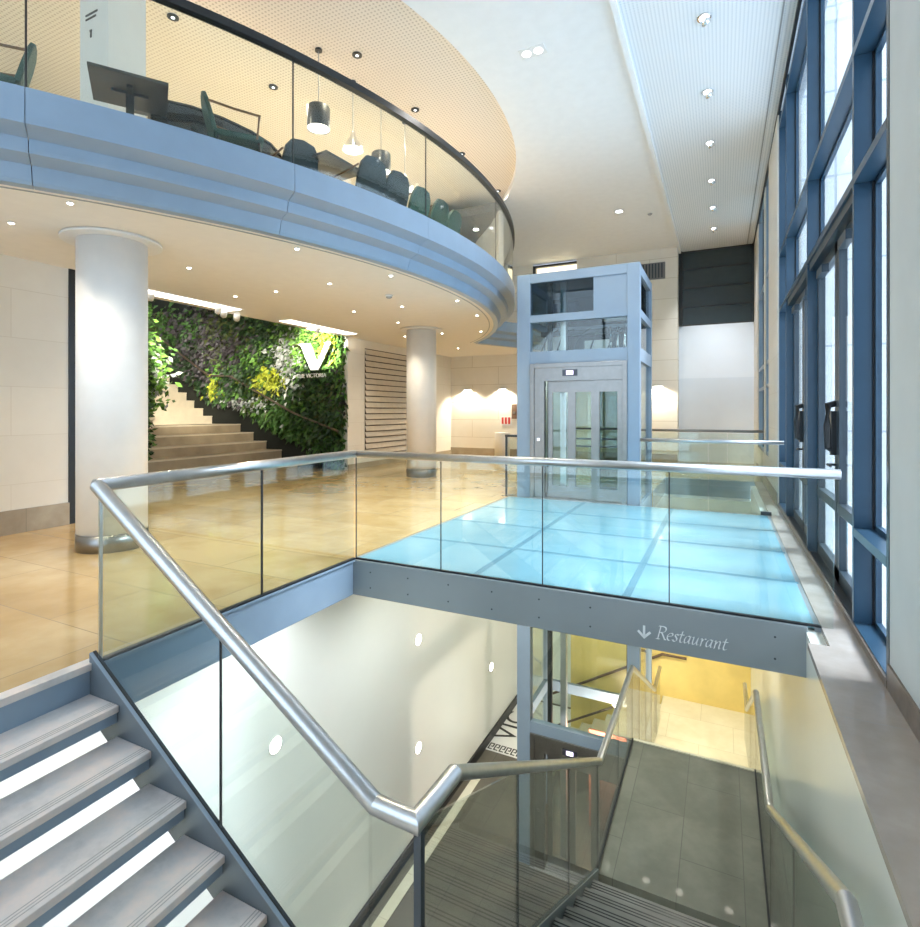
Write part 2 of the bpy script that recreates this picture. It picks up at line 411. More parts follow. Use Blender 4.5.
# ------------------------------------------------------------------ curved gallery balcony
bal = thing('gallery_balcony', 'curved upper gallery with stepped blue grey fascia and white underside', 'balcony', (CX, CY, 3.5))
n = 72
tail = [(-5.5, 15.9), (-4.7, 17.38)]
sp = arcpts(CX, CY, 9.34, A0, A1, n, 3.5)
sof = MB()
for i in range(n):
    a, b = sp[i], sp[i+1]
    xw = lambda y: -8.05 if y < 4.5 else -8.85
    y0, y1 = a[1], b[1]
    if a[0] < xw(y0): continue
    sof.poly([a, b, (xw(.5*(y0+y1)), y1, 3.5), (xw(.5*(y0+y1)), y0, 3.5)])
sof.poly([sp[n], (-5.5,15.9,3.5), (-4.7,17.38,3.5), (-8.85,17.38,3.5), (-8.85,sp[n][1],3.5)])
obj('soffit', sof, M['soffit'], bal, label='cream white plaster underside')
slab = MB(); ft = arcpts(CX, CY, 9.2, A0, A1, n, 3.95)
slab.prism(ft + [(-4.9,17.3,3.95), (-20,17.3,3.95), (-20,12,3.95), (-8.9,12,3.95), (-8.9,4.6,3.95), (-20,4.6,3.95), (-20,-1,3.95)], (0,0,.05))
obj('gallery_floor', slab, simple('pale gallery floor', (.72,.66,.56), .5), bal)
def fascia_profile(lo, hi): return lo, hi
fa = MB()
prof1 = [(9.75,4.15), (9.75,3.86), (9.60,3.80), (9.60,4.15)]
prof2 = [(9.60,3.80), (9.585,3.72), (9.575,3.69), (9.44,3.64), (9.44,3.80)]
prof3 = [(9.44,3.64), (9.40,3.52), (9.38,3.49), (9.28,3.49), (9.28,3.64)]
JT = [R_(d) for d in (-72, -52, -33, -20, -8, 6.2, 20, 33, 42.7)]
for i in range(len(JT)-1):
    k = .0003
    a0, a1 = JT[i]+k, JT[i+1]-k
    for nm, pr in (('upper_fascia_panel', prof1), ('middle_fascia_panel', prof2), ('lower_fascia_panel', prof3)):
        obj(nm, MB().arc(pr, CX, CY, a0, a1, 14, True), M['bluepaint'], bal)
# straight return of the fascia behind the lift
def ret(pr):
    b = MB(); p0 = Vector((-6.32,14.12,0)); p1 = Vector((-4.75,17.36,0)); nrm = Vector((.9,-.44,0))
    pts = [p0 + nrm*(r-9.38) + Vector((0,0,z)) for r, z in pr]
    b.prism(pts, p1-p0); return b
for nm, pr in (('upper_fascia_panel', prof1), ('middle_fascia_panel', prof2), ('lower_fascia_panel', prof3)):
    obj(nm, ret(pr), M['bluepaint'], bal)
# groove line in the soffit
obj('soffit_groove', MB().arc([(9.2,3.499),(9.2,3.493),(9.18,3.493),(9.18,3.499)], CX, CY, A0, A1, 72, True), M['grey'], bal)

gb = thing('gallery_balustrade', 'curved clear glass balustrade with black handrail on the upper gallery edge', 'balustrade', (CX, CY, 4.15))
for i in range(len(JT)-1):
    obj('glass_panel', MB().arc([(9.715,4.15),(9.70,4.15),(9.70,5.28),(9.715,5.28)], CX, CY, JT[i]+.0012, JT[i+1]-.0012, 14, True), M['glass'], gb)
for a in JT[1:-1]:
    px, py = CX+9.707*math.cos(a), CY+9.707*math.sin(a)
    obj('joint_post', MB().box(px-.006,px+.006,py-.006,py+.006,4.15,5.27), M['black'], gb)
obj('handrail', MB().arc([(9.75,5.27),(9.665,5.27),(9.665,5.35),(9.75,5.35)], CX, CY, A0, A1, 96, True), M['black'], gb)

# ------------------------------------------------------------------ columns
def column(x, y, r, label):
    c = thing('round_column', label, 'column', (x, y, 0))
    obj('shaft', MB().lathe([(r,.17),(r,3.49)], x, y, 48), M['column'], c)
    obj('base_band', MB().lathe([(r+.005,0),(r+.005,.19)], x, y, 48), M['steel_warm'], c, label='brushed steel base band')
    obj('capital_ring', MB().lathe([(r+.15,3.465),(r+.15,3.495)], x, y, 48), M['column'], c)
column(-6.28, 3.79, .35, 'large round white column with steel base band beside the green wall stairs')
column(-6.45, 11.12, .355, 'farther round white column standing by the louvred grille')
p = thing('square_pillar', 'square pale pillar rising through the upper gallery to its perforated ceiling', 'pillar', (-6.62, 4.0, 4.0))
obj('shaft', MB().box(-6.9,-6.35,3.78,4.23,4.0,6.66), M['column'], p)
mk = MB()
for z, x0, x1 in ((6.22,-6.78,-6.55),(6.17,-6.78,-6.58),(6.02,-6.70,-6.66)): mk.box(x0,x1,3.772,3.78,z,z+.018)
mk.box(-6.69,-6.665,3.772,3.78,5.95,6.03)
obj('notice_print', mk, M['dark_letter'], p)

# ------------------------------------------------------------------ left louvre grille, back wall fittings
g = thing('louvre_grille', 'tall cream louvred ventilation grille in the wall beside the living wall', 'grille', (-8.85, 13.6, .3))
obj('grille_recess', MB().box(-8.849,-8.843,12.15,14.55,.32,3.28), M['louvre_gap'], g)
sl = 18
for i in range(sl):
    z = .34 + i*(2.94/sl)
    b = MB(); b.prism([(-8.843,12.15,z+.125),(-8.80,12.15,z),(-8.79,12.15,z+.012),(-8.835,12.15,z+.14)], (0,2.4,0))
    obj('slat', b, M['louvre'], g)
g = thing('wall_vent', 'small dark grey square vent grille high on the back wall above the lift', 'vent', (-1.9, 17.4, 5.6))
obj('vent_frame', MB().box(-2.42,-1.55,17.36,17.4,5.58,6.08), M['vent'], g)
for i in range(9): obj('slat', MB().box(-2.38+i*.09,-2.34+i*.09,17.345,17.36,5.61,6.05), M['darkframe'], g)
for x, lab in ((-8.17, 'left wall washer on the cream back wall, over blank panelling'), (-6.83, 'right wall washer on the cream back wall, above the white pedestal'), (-1.75, 'wall washer on the back wall to the right of the lift')):
    s_ = thing('wall_washer', lab, 'wall light', (x, 17.37, 2.3))
    obj('housing', MB().box(x-.14,x+.14,17.30,17.4,2.30,2.34), M['steel'], s_)
    obj('lens', MB().box(x-.12,x+.12,17.31,17.39,2.292,2.30), M['lamp'], s_)
    spot('washer_light', (x, 17.22, 2.28), 80, (1,.90,.70), 150, .5, .05, (x, 17.42, 1.2))
s_ = thing('pedestal', 'white cylindrical pedestal against the cream back wall', 'pedestal', (-6.68, 16.95, 0))
obj('drum', MB().lathe([(.26,0.02),(.26,.80),(.25,.82)], -6.68, 16.95, 32), M['white'], s_)
obj('plinth', MB().lathe([(.24,0),(.24,.03)], -6.68, 16.95, 32), M['grey'], s_)
s_ = thing('safety_notice', 'small white notice with red marks on the back wall above the pedestal', 'sign', (-6.72, 17.39, 1.2))
obj('plate', MB().box(-6.92,-6.5,17.385,17.4,1.05,1.38), M['white'], s_)
for i in range(3): obj('red_mark', MB().box(-6.87+i*.12,-6.80+i*.12,17.378,17.385,1.10,1.33), M['red'], s_)
s_ = thing('call_panel', 'small brown control panel on the back wall beside the lift', 'control panel', (-6.4, 17.38, 1.5))
obj('plate', MB().box(-6.5,-6.32,17.37,17.4,1.28,1.78), M['brown_box'], s_)
obj('button', MB().box(-6.45,-6.37,17.36,17.37,1.45,1.53), M['steel'], s_)

# ------------------------------------------------------------------ stairs up beside the living wall
st = thing('wide_staircase', 'broad brown stone staircase rising beside the green living wall', 'staircase', (-11, 9, 0))
prev = 0
xs = [(-10.5,.24),(-11.08,.47),(-11.65,.70),(-12.16,.94),(-12.68,1.17),(-13.9,1.40),(-14.3,1.63),(-14.7,1.87),(-15.05,2.12),(-15.45,2.38),(-15.85,2.62),(-16.2,2.86),(-16.55,3.1),(-16.9,3.34),(-17.3,3.6)]
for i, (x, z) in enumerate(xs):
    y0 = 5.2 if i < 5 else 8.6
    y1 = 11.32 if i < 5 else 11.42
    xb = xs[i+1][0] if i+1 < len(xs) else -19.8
    obj('step', MB().box(xb-.1, x, y0, y1, 0 if i < 5 else 1.1, z), M['upstair'] if i < 5 else M['upstair_nose_and_lit'], st, label=None if i < 5 else 'stone step coloured pale as if lit')  # upper steps get a paler colour to stand for light on them
    obj('nosing', MB().box(x-.06, x+.015, y0, y1, z-.03, z+.004), M['upstair_nose_and_lit'], st)
sk = MB(); sk.prism([(-9.7,11.34,0.0),(-9.7,11.34,.30),(-12.9,11.34,1.75),(-13.9,11.34,1.85),(-18,11.34,4.6),(-18,11.34,0)], (0,.08,0))
obj('stringer', sk, M['soil'], st, label='black stringer under the plants')

# ------------------------------------------------------------------ living wall
lw = thing('living_wall', 'large green living wall of mixed foliage beside the staircase', 'living wall', (-12.5, 11.6, 0))
obj('planting_felt', MB().box(-18.5, -8.86, 11.45, 11.6, 0, 5.5), M['soil'], lw)
def leaf_mesh(cent, count, kind, spread, size, nrm=(0,-1,0), depth=.16, region=None):
    b = MB(); u = Vector((1,0,0)) if abs(nrm[1]) > .5 else Vector(nrm).cross(Vector((0,0,1))).normalized(); nn = Vector(nrm)
    for _ in range(count):
        q = Vector(cent) + u*random.gauss(0,1)*spread[0] + Vector((0,0,1))*random.gauss(0,1)*spread[1]
        if region and not region(q): continue
        q = q + nn*random.uniform(.0, depth)
        d = Vector((random.uniform(-1,1), 0, random.uniform(-1,.45))); d = u*d.x + Vector((0,0,d.z)) + nn*random.uniform(.1,.9); d.normalize()
        s_ = size*random.uniform(.6,1.3); w_ = d.cross(nn + Vector((random.uniform(-.5,.5),random.uniform(-.5,.5),random.uniform(-.5,.5)))).normalized()*s_*random.uniform(.16,.34)
        mid = q + d*s_*.5 + nn*s_*.12; tip = q + d*s_ - Vector((0,0,s_*.25))
        b.poly([q, mid-w_, tip, mid+w_])
    return b
inwall = lambda q: -18.4 < q.x < -8.9 and q.z < 5.3 and q.z > max(.05, min(.30+(-9.7-q.x)*.453, 1.75 if q.x > -13.9 else 1.85+(-13.9-q.x)*.67))
patches = []
rr = random.Random(3)
kinds = ['deep','mid','fresh','purple','olive','deep','mid','silver','mid']
for ix in range(17):
    for iz in range(7):
        x = -18.2 + ix*.58 + rr.uniform(-.2,.2); z = .35 + iz*.62 + rr.uniform(-.2,.2)
        kd = rr.choice(kinds)
        if x < -13.6 and kd in ('silver','fresh'): kd = 'purple'
        if x > -10.0 and z < 1.6: kd = rr.choice(['deep','mid'])
        patches.append((kd, (x, 11.44, z), 210, (.34,.34), .19))
patches += [('lime',(-11.4,11.36,2.45),330,(.30,.18),.17), ('lime',(-13.6,11.36,2.2),120,(.16,.18),.16), ('silver',(-10.85,11.36,2.95),420,(.20,.42),.15),
            ('fresh',(-10.2,11.40,3.2),420,(.45,.35),.2), ('fresh',(-12.0,11.42,3.0),260,(.5,.4),.2), ('lime',(-9.4,11.4,3.4),130,(.18,.2),.2),
            ('silver',(-12.3,11.38,1.75),260,(.4,.10),.14), ('purple',(-14.5,11.40,3.3),700,(.7,.45),.18), ('deep',(-9.5,11.40,1.3),600,(.4,.6),.2), ('purple',(-13.0,11.38,3.5),400,(.5,.25),.18), ('deep',(-12.6,11.38,2.4),400,(.4,.3),.2)]
bykind = {}
for p_ in patches: bykind.setdefault(p_[0], []).append(p_)
for kd, lst in bykind.items():
    b = MB()
    for (k_, c_, cnt, spd, sz) in lst:
        lm = leaf_mesh(c_, cnt, k_, spd, sz, region=inwall)
        me = bpy.data.meshes.new('tmp'); lm.bm.to_mesh(me); lm.bm.free(); b.bm.from_mesh(me); bpy.data.meshes.remove(me)
    obj('foliage', b, LEAF[kd], lw, kind='stuff', label={'deep':'dark green foliage','mid':'mid green foliage','fresh':'fresh green foliage','lime':'yellow green foliage','purple':'purplish dark foliage','silver':'silvery white foliage','olive':'olive green foliage'}[kd])
# logo on the living wall
b = MB()
b.prism([(-10.18,10.95,3.33),(-9.76,10.95,3.33),(-9.73,10.95,3.28),(-9.51,10.95,2.82),(-9.23,10.95,3.28),(-9.27,10.95,3.33),(-9.05,10.95,3.33),(-9.09,10.95,3.28),(-9.48,10.95,2.62),(-9.71,10.95,2.62),(-10.05,10.95,3.28)], (0,.05,0))
lg = thing('wall_emblem', 'white letter V emblem with a name line mounted on the living wall', 'sign', (-9.75, 10.95, 2.6))
obj('letter', b, M['lettering'], lg)
text_mesh('name_line', 'THE VICTORIA', M['lettering'], .15, Matrix.Translation((-10.18,10.95,2.43)) @ Matrix.Rotation(R_(90),4,'X'), lg, depth=.01)
ph = thing('wall_handrail', 'bronze handrail running down across the living wall', 'handrail', (-12, 11.1, 1))
rp = [(-17.6,11.15,4.75),(-13.85,11.15,2.62),(-12.9,11.15,2.56),(-10.5,11.15,1.5),(-8.95,11.15,1.02)]
obj('rail', MB().tube(rp, .028, 10), simple('bronze rail', (.16,.12,.09), .35, .6), ph)
for q in ((-16.4,4.07),(-14.6,3.05),(-12.2,2.25),(-10.8,1.63),(-9.4,1.16)):
    obj('bracket', MB().tube([(q[0],11.45,q[1]-.08),(q[0],11.17,q[1]-.08),(q[0],11.15,q[1])], .012, 6), M['black'], ph)
# second living wall on the left of the stairs
lw2 = thing('planted_side_wall', 'narrow planted wall behind the large white column at the left of the stairs', 'living wall', (-9.5, 6.0, 0))
d0 = Vector((-8.2,4.45,0)); d1 = Vector((-11.75,7.85,0)); dd = (d1-d0).normalized(); nrm = Vector((dd.y,-dd.x,0)); nrm = nrm if nrm.x > 0 else -nrm
b = MB(); b.prism([d0, d1, d1+Vector((0,0,5)), d0+Vector((0,0,5))], -nrm*.12); obj('planting_felt', b, M['soil'], lw2)
for kd, cnt in (('deep',1500),('mid',1300),('fresh',300)):
    b = MB()
    for _ in range(cnt):
        t = random.random(); q = d0.lerp(d1, t) + Vector((0,0,random.uniform(.15,4.2)))
        lm_d = (dd*random.uniform(-1,1) + Vector((0,0,random.uniform(-1,.3))) + nrm*random.uniform(.2,.9)).normalized(); s_ = random.uniform(.10,.22)
        w_ = lm_d.cross(nrm).normalized()*s_*.22; q = q + nrm*random.uniform(0,.1)
        b.poly([q, q+lm_d*s_*.5-w_, q+lm_d*s_, q+lm_d*s_*.5+w_])
    obj('foliage', b, LEAF[kd], lw2, kind='stuff')
for kd, cnt in (('fresh',260),('silver',170),('mid',160)):
    b = MB()
    for _ in range(cnt):
        q = d1 + Vector((random.gauss(.02,.16), random.gauss(.12,.16), random.choice((random.uniform(1.6,3.3), random.uniform(2.0,2.9)))))
        dr = Vector((random.uniform(-1,1),random.uniform(-1,1),random.uniform(-1,.5))).normalized(); s_ = random.uniform(.10,.22)
        w_ = dr.cross(Vector((.3,-.9,.2))).normalized()*s_*.25
        b.poly([q, q+dr*s_*.5-w_, q+dr*s_, q+dr*s_*.5+w_])
    obj('overhanging_foliage', b, LEAF[kd], lw2, kind='stuff', label='bright overhanging leaves')

# ------------------------------------------------------------------ glass footbridge
br = thing('glass_footbridge', 'glass floored footbridge with frosted cyan panels and grey steel beams leading to the lift', 'footbridge', (-1.4, 6.9, 0))
fb = MB(); fb.box(-3.5, .555, 4.56, 4.60, -.37, -.005)
obj('front_beam', fb, M['beam'], br, bevel=.004)
obj('back_beam', MB().box(-3.5,.64,9.16,9.2,-.37,-.005), M['beam'], br)
obj('side_beam', MB().box(-3.50,-3.46,4.6,9.16,-.37,-.005), M['beam'], br)
obj('side_beam', MB().box(.60,.64,4.6,9.16,-.37,-.005), M['beam'], br)
colsx = [(-3.48,-2.10),(-2.10,-.72),(-.72,.635)]; rows = [(4.60,5.70),(5.70,6.85),(6.85,8.0),(8.0,9.16)]
for x in (-2.10,-.72): obj('long_joist', MB().box(x-.045,x+.045,4.6,9.16,-.30,-.035), M['beam'], br)
for y in (5.70,6.85,8.0): obj('cross_joist', MB().box(-3.46,.60,y-.04,y+.04,-.28,-.04), M['beam'], br)
for x0, x1 in colsx:
    for y0, y1 in rows:
        obj('floor_panel', MB().box(x0+.034, x1-.034, y0+.032, y1-.032, -.03, 0), M['floorglass'], br)
for x in (-2.10,-.72): obj('panel_joint', MB().box(x-.034,x+.034,4.6,9.16,-.03,-.002), M['joint'], br)
for y in (5.70,6.85,8.0): obj('panel_joint', MB().box(-3.46,.62,y-.032,y+.032,-.03,-.003), M['joint'], br)
for i in range(9):
    x = -3.25 + i*.45
    if -.75 < x < .1: continue
    for z in (-.11,-.27):
        obj('bolt', MB().prism([(x+.008*math.cos(k*math.pi/4),4.557,z+.008*math.sin(k*math.pi/4)) for k in range(8)], (0,.006,0)), M['darkframe'], br)
GL = {'R': (.68, [[(.12,0),(.12,1)], [(.0,1),(.35,1),(.50,.93),(.55,.77),(.49,.61),(.33,.53),(.12,.52)], [(.30,.52),(.60,.04),(.70,.0)], [(.0,0),(.25,0)]]),
 'e': (.47, [[(.08,.30),(.40,.40),(.42,.52),(.32,.61),(.18,.57),(.07,.4),(.07,.2),(.15,.05),(.27,.01),(.41,.11)]]),
 's': (.39, [[(.33,.51),(.26,.60),(.14,.57),(.11,.46),(.2,.35),(.29,.24),(.28,.09),(.19,.01),(.07,.03),(.02,.13)]]),
 't': (.36, [[(.17,.86),(.12,.16),(.17,.03),(.26,.02),(.34,.10)], [(.0,.60),(.33,.61)]]),
 'a': (.53, [[(.40,.54),(.28,.61),(.14,.53),(.06,.32),(.08,.1),(.16,.02),(.28,.1),(.37,.34),(.42,.6)], [(.42,.6),(.38,.15),(.42,.02),(.51,.09)]]),
 'u': (.56, [[(.0,.52),(.09,.6),(.12,.54),(.10,.18),(.14,.03),(.24,.04),(.35,.24),(.42,.6)], [(.42,.6),(.39,.15),(.43,.02),(.53,.09)]]),
 'r': (.40, [[(.0,.52),(.09,.6),(.13,.5),(.12,0)], [(.13,.3),(.22,.54),(.32,.61),(.38,.55)]]),
 'n': (.57, [[(.0,.52),(.09,.6),(.13,.5),(.12,0)], [(.13,.3),(.24,.54),(.35,.61),(.42,.52),(.40,.15),(.44,.02),(.54,.09)]])}
tb = MB(); cur = 0; cap = .104; nib = (.045, .028)
for ch in 'Restaurant':
    adv, paths = GL[ch]
    for pth in paths:
        P_ = [(-.475 + cap*(cur + u + .24*v), -.272 + cap*v) for u, v in pth]
        for (xa, za), (xb, zb) in zip(P_[:-1], P_[1:]):
            nx, nz = nib[0]*cap, nib[1]*cap
            tb.prism([(xa-nx,4.554,za-nz),(xa+nx,4.554,za+nz),(xb+nx,4.554,zb+nz),(xb-nx,4.554,zb-nz)], (0,.004,0))
    cur += adv
obj('sign_lettering', tb, M['lettering'], br, label='white italic Restaurant lettering')
ar = MB(); ar.box(-.575,-.557,4.553,4.557,-.28,-.185)
ar.prism([(-.566,4.553,-.292),(-.620,4.553,-.238),(-.607,4.553,-.225),(-.566,4.553,-.266),(-.525,4.553,-.225),(-.512,4.553,-.238)], (0,.004,0))
obj('sign_arrow', ar, M['lettering'], br, label='white arrow pointing down')
# slab edge plate of the main floor
obj_ = thing('slab_edge_plate', 'long blue grey steel plate along the main floor edge under the glass balustrade', 'edge plate', (-3.48, 3.3, -.37))
obj('plate', MB().box(-3.5,-3.47,2.02,4.56,-.37,-.003), M['bluepaint'], obj_)
obj('shelf_angle', MB().box(-3.47,-3.44,2.02,4.56,-.02,-.003), M['bluepaint'], obj_)
struct('trim_8', MB().box(-1.2,.84,13.36,13.4,-.38,0), M['beam'])

# ------------------------------------------------------------------ balustrades
def rail_post(b, p, q, w=.012): b.box(p[0]-w,p[0]+w,p[1]-w,p[1]+w,p[2],q); return b
def panel_between(p0, p1, q1, q0, th=.014):
    """p0,p1 bottom, q1,q0 top: a thin glass plate"""
    v = (Vector(p1)-Vector(p0)); v.z = 0; nr = Vector((v.y,-v.x,0)).normalized()*th
    return MB().prism([Vector(p0)-nr/2, Vector(p1)-nr/2, Vector(q1)-nr/2, Vector(q0)-nr/2], nr)
bl = thing('glass_balustrade', 'level glass balustrade with steel tube rail along the main floor edge', 'balustrade', (-3.5, 3.3, 0))
ys = [2.03, 3.32, 4.58]
for i in range(2):
    obj('glass_panel', panel_between((-3.47,ys[i]+.012,0),(-3.47,ys[i+1]-.012,0),(-3.47,ys[i+1]-.012,1.06),(-3.47,ys[i]+.012,1.06)), M['glass'], bl)
obj('joint_post', rail_post(MB(), (-3.47,3.32,0), 1.06, .007), M['gasket'], bl)
obj('joint_post', rail_post(MB(), (-3.47,2.02,0), 1.06, .008), M['steel'], bl)
obj('handrail', MB().tube([(-3.47,1.985,1.09),(-3.47,4.60,1.10)], .042, 16), M['steel'], bl)
obj('base_channel', MB().box(-3.49,-3.45,2.02,4.58,-.004,.012), M['gasket'], bl)
bb = thing('glass_balustrade', 'long glass balustrade with steel tube rail across the front of the glass footbridge', 'balustrade', (-1.4, 4.6, 0))
xj = [-3.46, -2.45, -1.43, -.38, .72]
for i in range(4):
    obj('glass_panel', panel_between((xj[i]+.008,4.6,0),(xj[i+1]-.008,4.6,0),(xj[i+1]-.008,4.6,1.06),(xj[i]+.008,4.6,1.06)), M['glass'], bb)
for x in xj[:4]: obj('joint_seal', rail_post(MB(), (x,4.6,0), 1.06, .004), M['gasket'], bb)
obj('handrail', MB().tube([(-3.47,4.60,1.10),(.755,4.60,1.10)], .036, 16), M['steel'], bb)
obj('base_channel', MB().box(-3.46,.64,4.585,4.615,-.004,.010), M['gasket'], bb)
b2 = thing('glass_balustrade', 'glass balustrade behind the footbridge between the lift and the windows', 'balustrade', (-.2, 9.2, 0))
for x0, x1 in ((-1.2,-.2),(-.18,.74)):
    obj('glass_panel', panel_between((x0,9.2,0),(x1,9.2,0),(x1,9.2,1.05),(x0,9.2,1.05)), M['glass'], b2)
obj('handrail', MB().tube([(-1.2,9.2,1.08),(.82,9.2,1.08)], .03, 12), M['steel'], b2)
obj('base_bracket', MB().box(.52,.66,9.17,9.23,0,.05), M['darkframe'], b2)
b3 = thing('glass_balustrade', 'farthest glass balustrade in front of the white wall at the room end', 'balustrade', (-.2, 13.4, 0))
for x0, x1 in ((-1.9,-.9),(-.88,.1),(.12,.80)):
    obj('glass_panel', panel_between((x0,13.42,0),(x1,13.42,0),(x1,13.42,1.05),(x0,13.42,1.05)), M['glass'], b3)
obj('handrail', MB().tube([(-1.95,13.42,1.1),(.82,13.42,1.1)], .03, 12), simple('dull rail', (.30,.30,.31), .35, .8), b3)
b4 = thing('glass_balustrade', 'short glass screen with dark rail at the left side of the lift', 'balustrade', (-3.5, 10.6, 0))
obj('glass_panel', panel_between((-3.58,9.32,0),(-3.36,9.32,0),(-3.36,9.32,1.05),(-3.58,9.32,1.05)), M['glass'], b4)
obj('joint_post', rail_post(MB(), (-3.59,9.32,0), 1.08, .016), M['darkframe'], b4)
obj('handrail', MB().tube([(-3.61,9.32,1.09),(-3.36,9.32,1.09)], .025, 10), M['darkframe'], b4)

# ------------------------------------------------------------------ flight from the main floor to the landing
RUN, RISE = .295, .188
s1 = thing('stone_staircase', 'open riser staircase with pinkish grey stone treads in the foreground', 'staircase', (-3.5, 1.0, -1.3))
Y0, Y1 = .14, 1.968
obj('top_riser', MB().box(-3.52,-3.49,Y0,Y1,-.19,-.045), M['bluepaint'], s1)
obj('top_nosing', MB().box(-3.56,-3.475,Y0,2.0,-.04,.002), M['tread'], s1)
for k in range(1, 7):
    x1 = -3.495 + RUN*k; x0 = x1 - RUN - .02; z = -RISE*k
    t_ = obj('tread', MB().box(x0, x1, Y0, Y1, z-.04, z), M['tread'], s1, bevel=.004)
    for q in (.03, .048, .066): obj('grip_strip', MB().box(x1-q-.005,x1-q,Y0,Y1,z-.001,z+.0012), M['tread_strip'], t_)
    obj('riser_bar', MB().box(x1-.055,x1-.02,Y0,Y1,z-.105,z-.04), M['bluepaint'], s1)
obj('landing', MB().box(-3.495+RUN*6-.02, .5, .12, 2.3, -RISE*7-.06, -RISE*7), M['tread'], s1)
obj('landing_edge', MB().box(-1.73, -1.20, 2.27, 2.3, -1.60, -1.376), M['bluepaint'], s1)
sl_ = RISE/RUN
def st_pt(x, dz): return (x, 1.97, -(x+3.495)*sl_ + dz)
obj('stringer', MB().prism([st_pt(-3.5,.05), st_pt(-1.42,.05), (-1.2,1.97,-1.28), (-1.2,1.97,-1.62), st_pt(-1.55,-.32), st_pt(-3.5,-.32)], (0,.018,0)), M['stringer'], s1)
obj('stringer_flange', MB().prism([st_pt(-3.5,.05), st_pt(-1.42,.05), st_pt(-1.42,.056), st_pt(-3.5,.056)], (0,.020,0)), M['liftpaint'], s1)
nb = MB(); nb.prism([(x, Y0-.04, z) for x, y, z in (st_pt(-3.5,.05), st_pt(-1.42,.05), st_pt(-1.42,-.32), st_pt(-3.5,-.32))], (0,.035,0))
obj('stringer', nb, M['beam'], s1)
g1 = thing('stair_balustrade', 'sloping glass balustrade with thick steel handrail on the foreground staircase', 'balustrade', (-2.4, 2.0, -.5))
RP = [(-3.47,2.0,1.09),(-1.40,2.0,-.215),(-1.19,2.0,-.225),(-1.165,2.33,-.205)]
obj('handrail', MB().tube(RP + [(-1.165,2.33,-.205)][:0], .043, 16), M['steel'], g1)
def rz(x): return 1.10 + (x+3.47)*(-.205-1.10)/(-1.43+3.47)
for x0, x1 in ((-3.45,-2.395),(-2.375,-1.43)):
    obj('glass_panel', panel_between((x0,2.0,-(x0+3.495)*sl_+.055),(x1,2.0,-(x1+3.495)*sl_+.055),(x1,2.0,rz(x1)-.02),(x0,2.0,rz(x0)-.02)), M['glass'], g1)
obj('glass_panel', panel_between((-1.42,2.0,-1.3),(-1.19,2.0,-1.3),(-1.19,2.0,-.25),(-1.42,2.0,-.23)), M['glass'], g1)
obj('joint_post', MB().box(-2.390,-2.380,1.995,2.005,-(-2.385+3.495)*sl_+.055, rz(-2.385)-.02), M['gasket'], g1)
obj('corner_post', MB().box(-1.19,-1.155,1.985,2.02,-1.9,-.24), M['darkframe'], g1)
obj('base_channel', MB().prism([(-3.5,1.99,.045),(-1.42,1.99,.045-2.08*sl_),(-1.42,1.99,.062-2.08*sl_),(-3.5,1.99,.062)], (0,.02,0)), M['gasket'], g1)

# ------------------------------------------------------------------ second flight, walkway, third flight, lower landing
s2 = thing('stone_staircase', 'lower flight of dark ribbed stone steps going down to the green grey walkway', 'staircase', (-.4, 4, -3.2))
n2 = 10; r2 = (3.2-1.316)/n2; u2 = .33
for k in range(1, n2):
    y0 = 2.3 + u2*(k-1); z = -1.316 - r2*k
    t_ = obj('tread', MB().box(-1.13,.42,y0-.02,y0+u2,z-.05,z), M['lower_tread'], s2)
    for q in (.03,.06,.09): obj('grip_strip', MB().box(-1.13,.42,y0+u2-q-.010,y0+u2-q,z-.001,z+.0015), M['black'], t_)
    obj('riser', MB().box(-1.13,.42,y0-.03,y0-.005,z,z+r2-.05), M['beam'], s2)
obj('stringer', MB().prism([(-1.17,2.3,-1.29),(-1.17,5.60,-3.17),(-1.17,5.60,-3.45),(-1.17,2.3,-1.6)], (.03,0,0)), M['beam'], s2)
obj('stringer', MB().prism([(.42,2.3,-1.29),(.42,5.60,-3.17),(.42,5.60,-3.45),(.42,2.3,-1.6)], (.03,0,0)), M['beam'], s2)
wk = thing('stair_walkway', 'dark green grey stone walkway slab between the two lower stair flights', 'walkway', (-.4, 6.8, -3.2))
obj('slab', MB().box(-1.20,.5,5.58,8.05,-3.45,-3.2), M['dark_stone'], wk)
obj('edge_trim', MB().box(-1.20,.5,8.05,8.10,-3.45,-3.19), M['pale_floor'], wk, label='pale stone edge')
s3 = thing('stone_staircase', 'pale flight descending beyond the walkway towards the yellow wall', 'staircase', (-.4, 9.5, -4.87))
n3 = 9; r3 = (4.87-3.2)/n3; u3 = .31
for k in range(1, n3):
    y0 = 8.1 + u3*(k-1); z = -3.2 - r3*k
    obj('tread', MB().box(-1.13,.42,y0-.02,y0+u3,z-.05,z), M['pale_floor'], s3)
    obj('riser', MB().box(-1.13,.42,y0-.03,y0-.005,z,z+r3-.05), M['beam'], s3)
obj('landing', MB().box(-1.20,.5,8.1+u3*8,12.9,-5.05,-4.87), M['pale_floor'], s3)
s4 = thing('stone_staircase', 'small pale steps behind the lift leading down along the yellow wall', 'staircase', (-2.2, 12.0, ZL))
for k in range(1, 10):
    x1 = -1.2 - .30*(k-1); z = -4.87 - .173*k
    obj('step', MB().box(x1-.32,x1,11.4,12.85,z-.17,z), M['pale_floor'], s4)
    obj('riser', MB().box(x1-.001,x1+.004,11.4,12.85,z,z+.173), M['dark_stone'], s4)
hr = thing('wall_handrail', 'upper brown handrail fixed to the yellow lower wall', 'handrail', (-2, 12.8, -5))
obj('rail', MB().tube([(-4.4,12.80,-5.75),(-1.2,12.80,-3.9),(-.7,12.8,-3.9)], .03, 8), simple('brown rail', (.10,.06,.035), .4), hr)
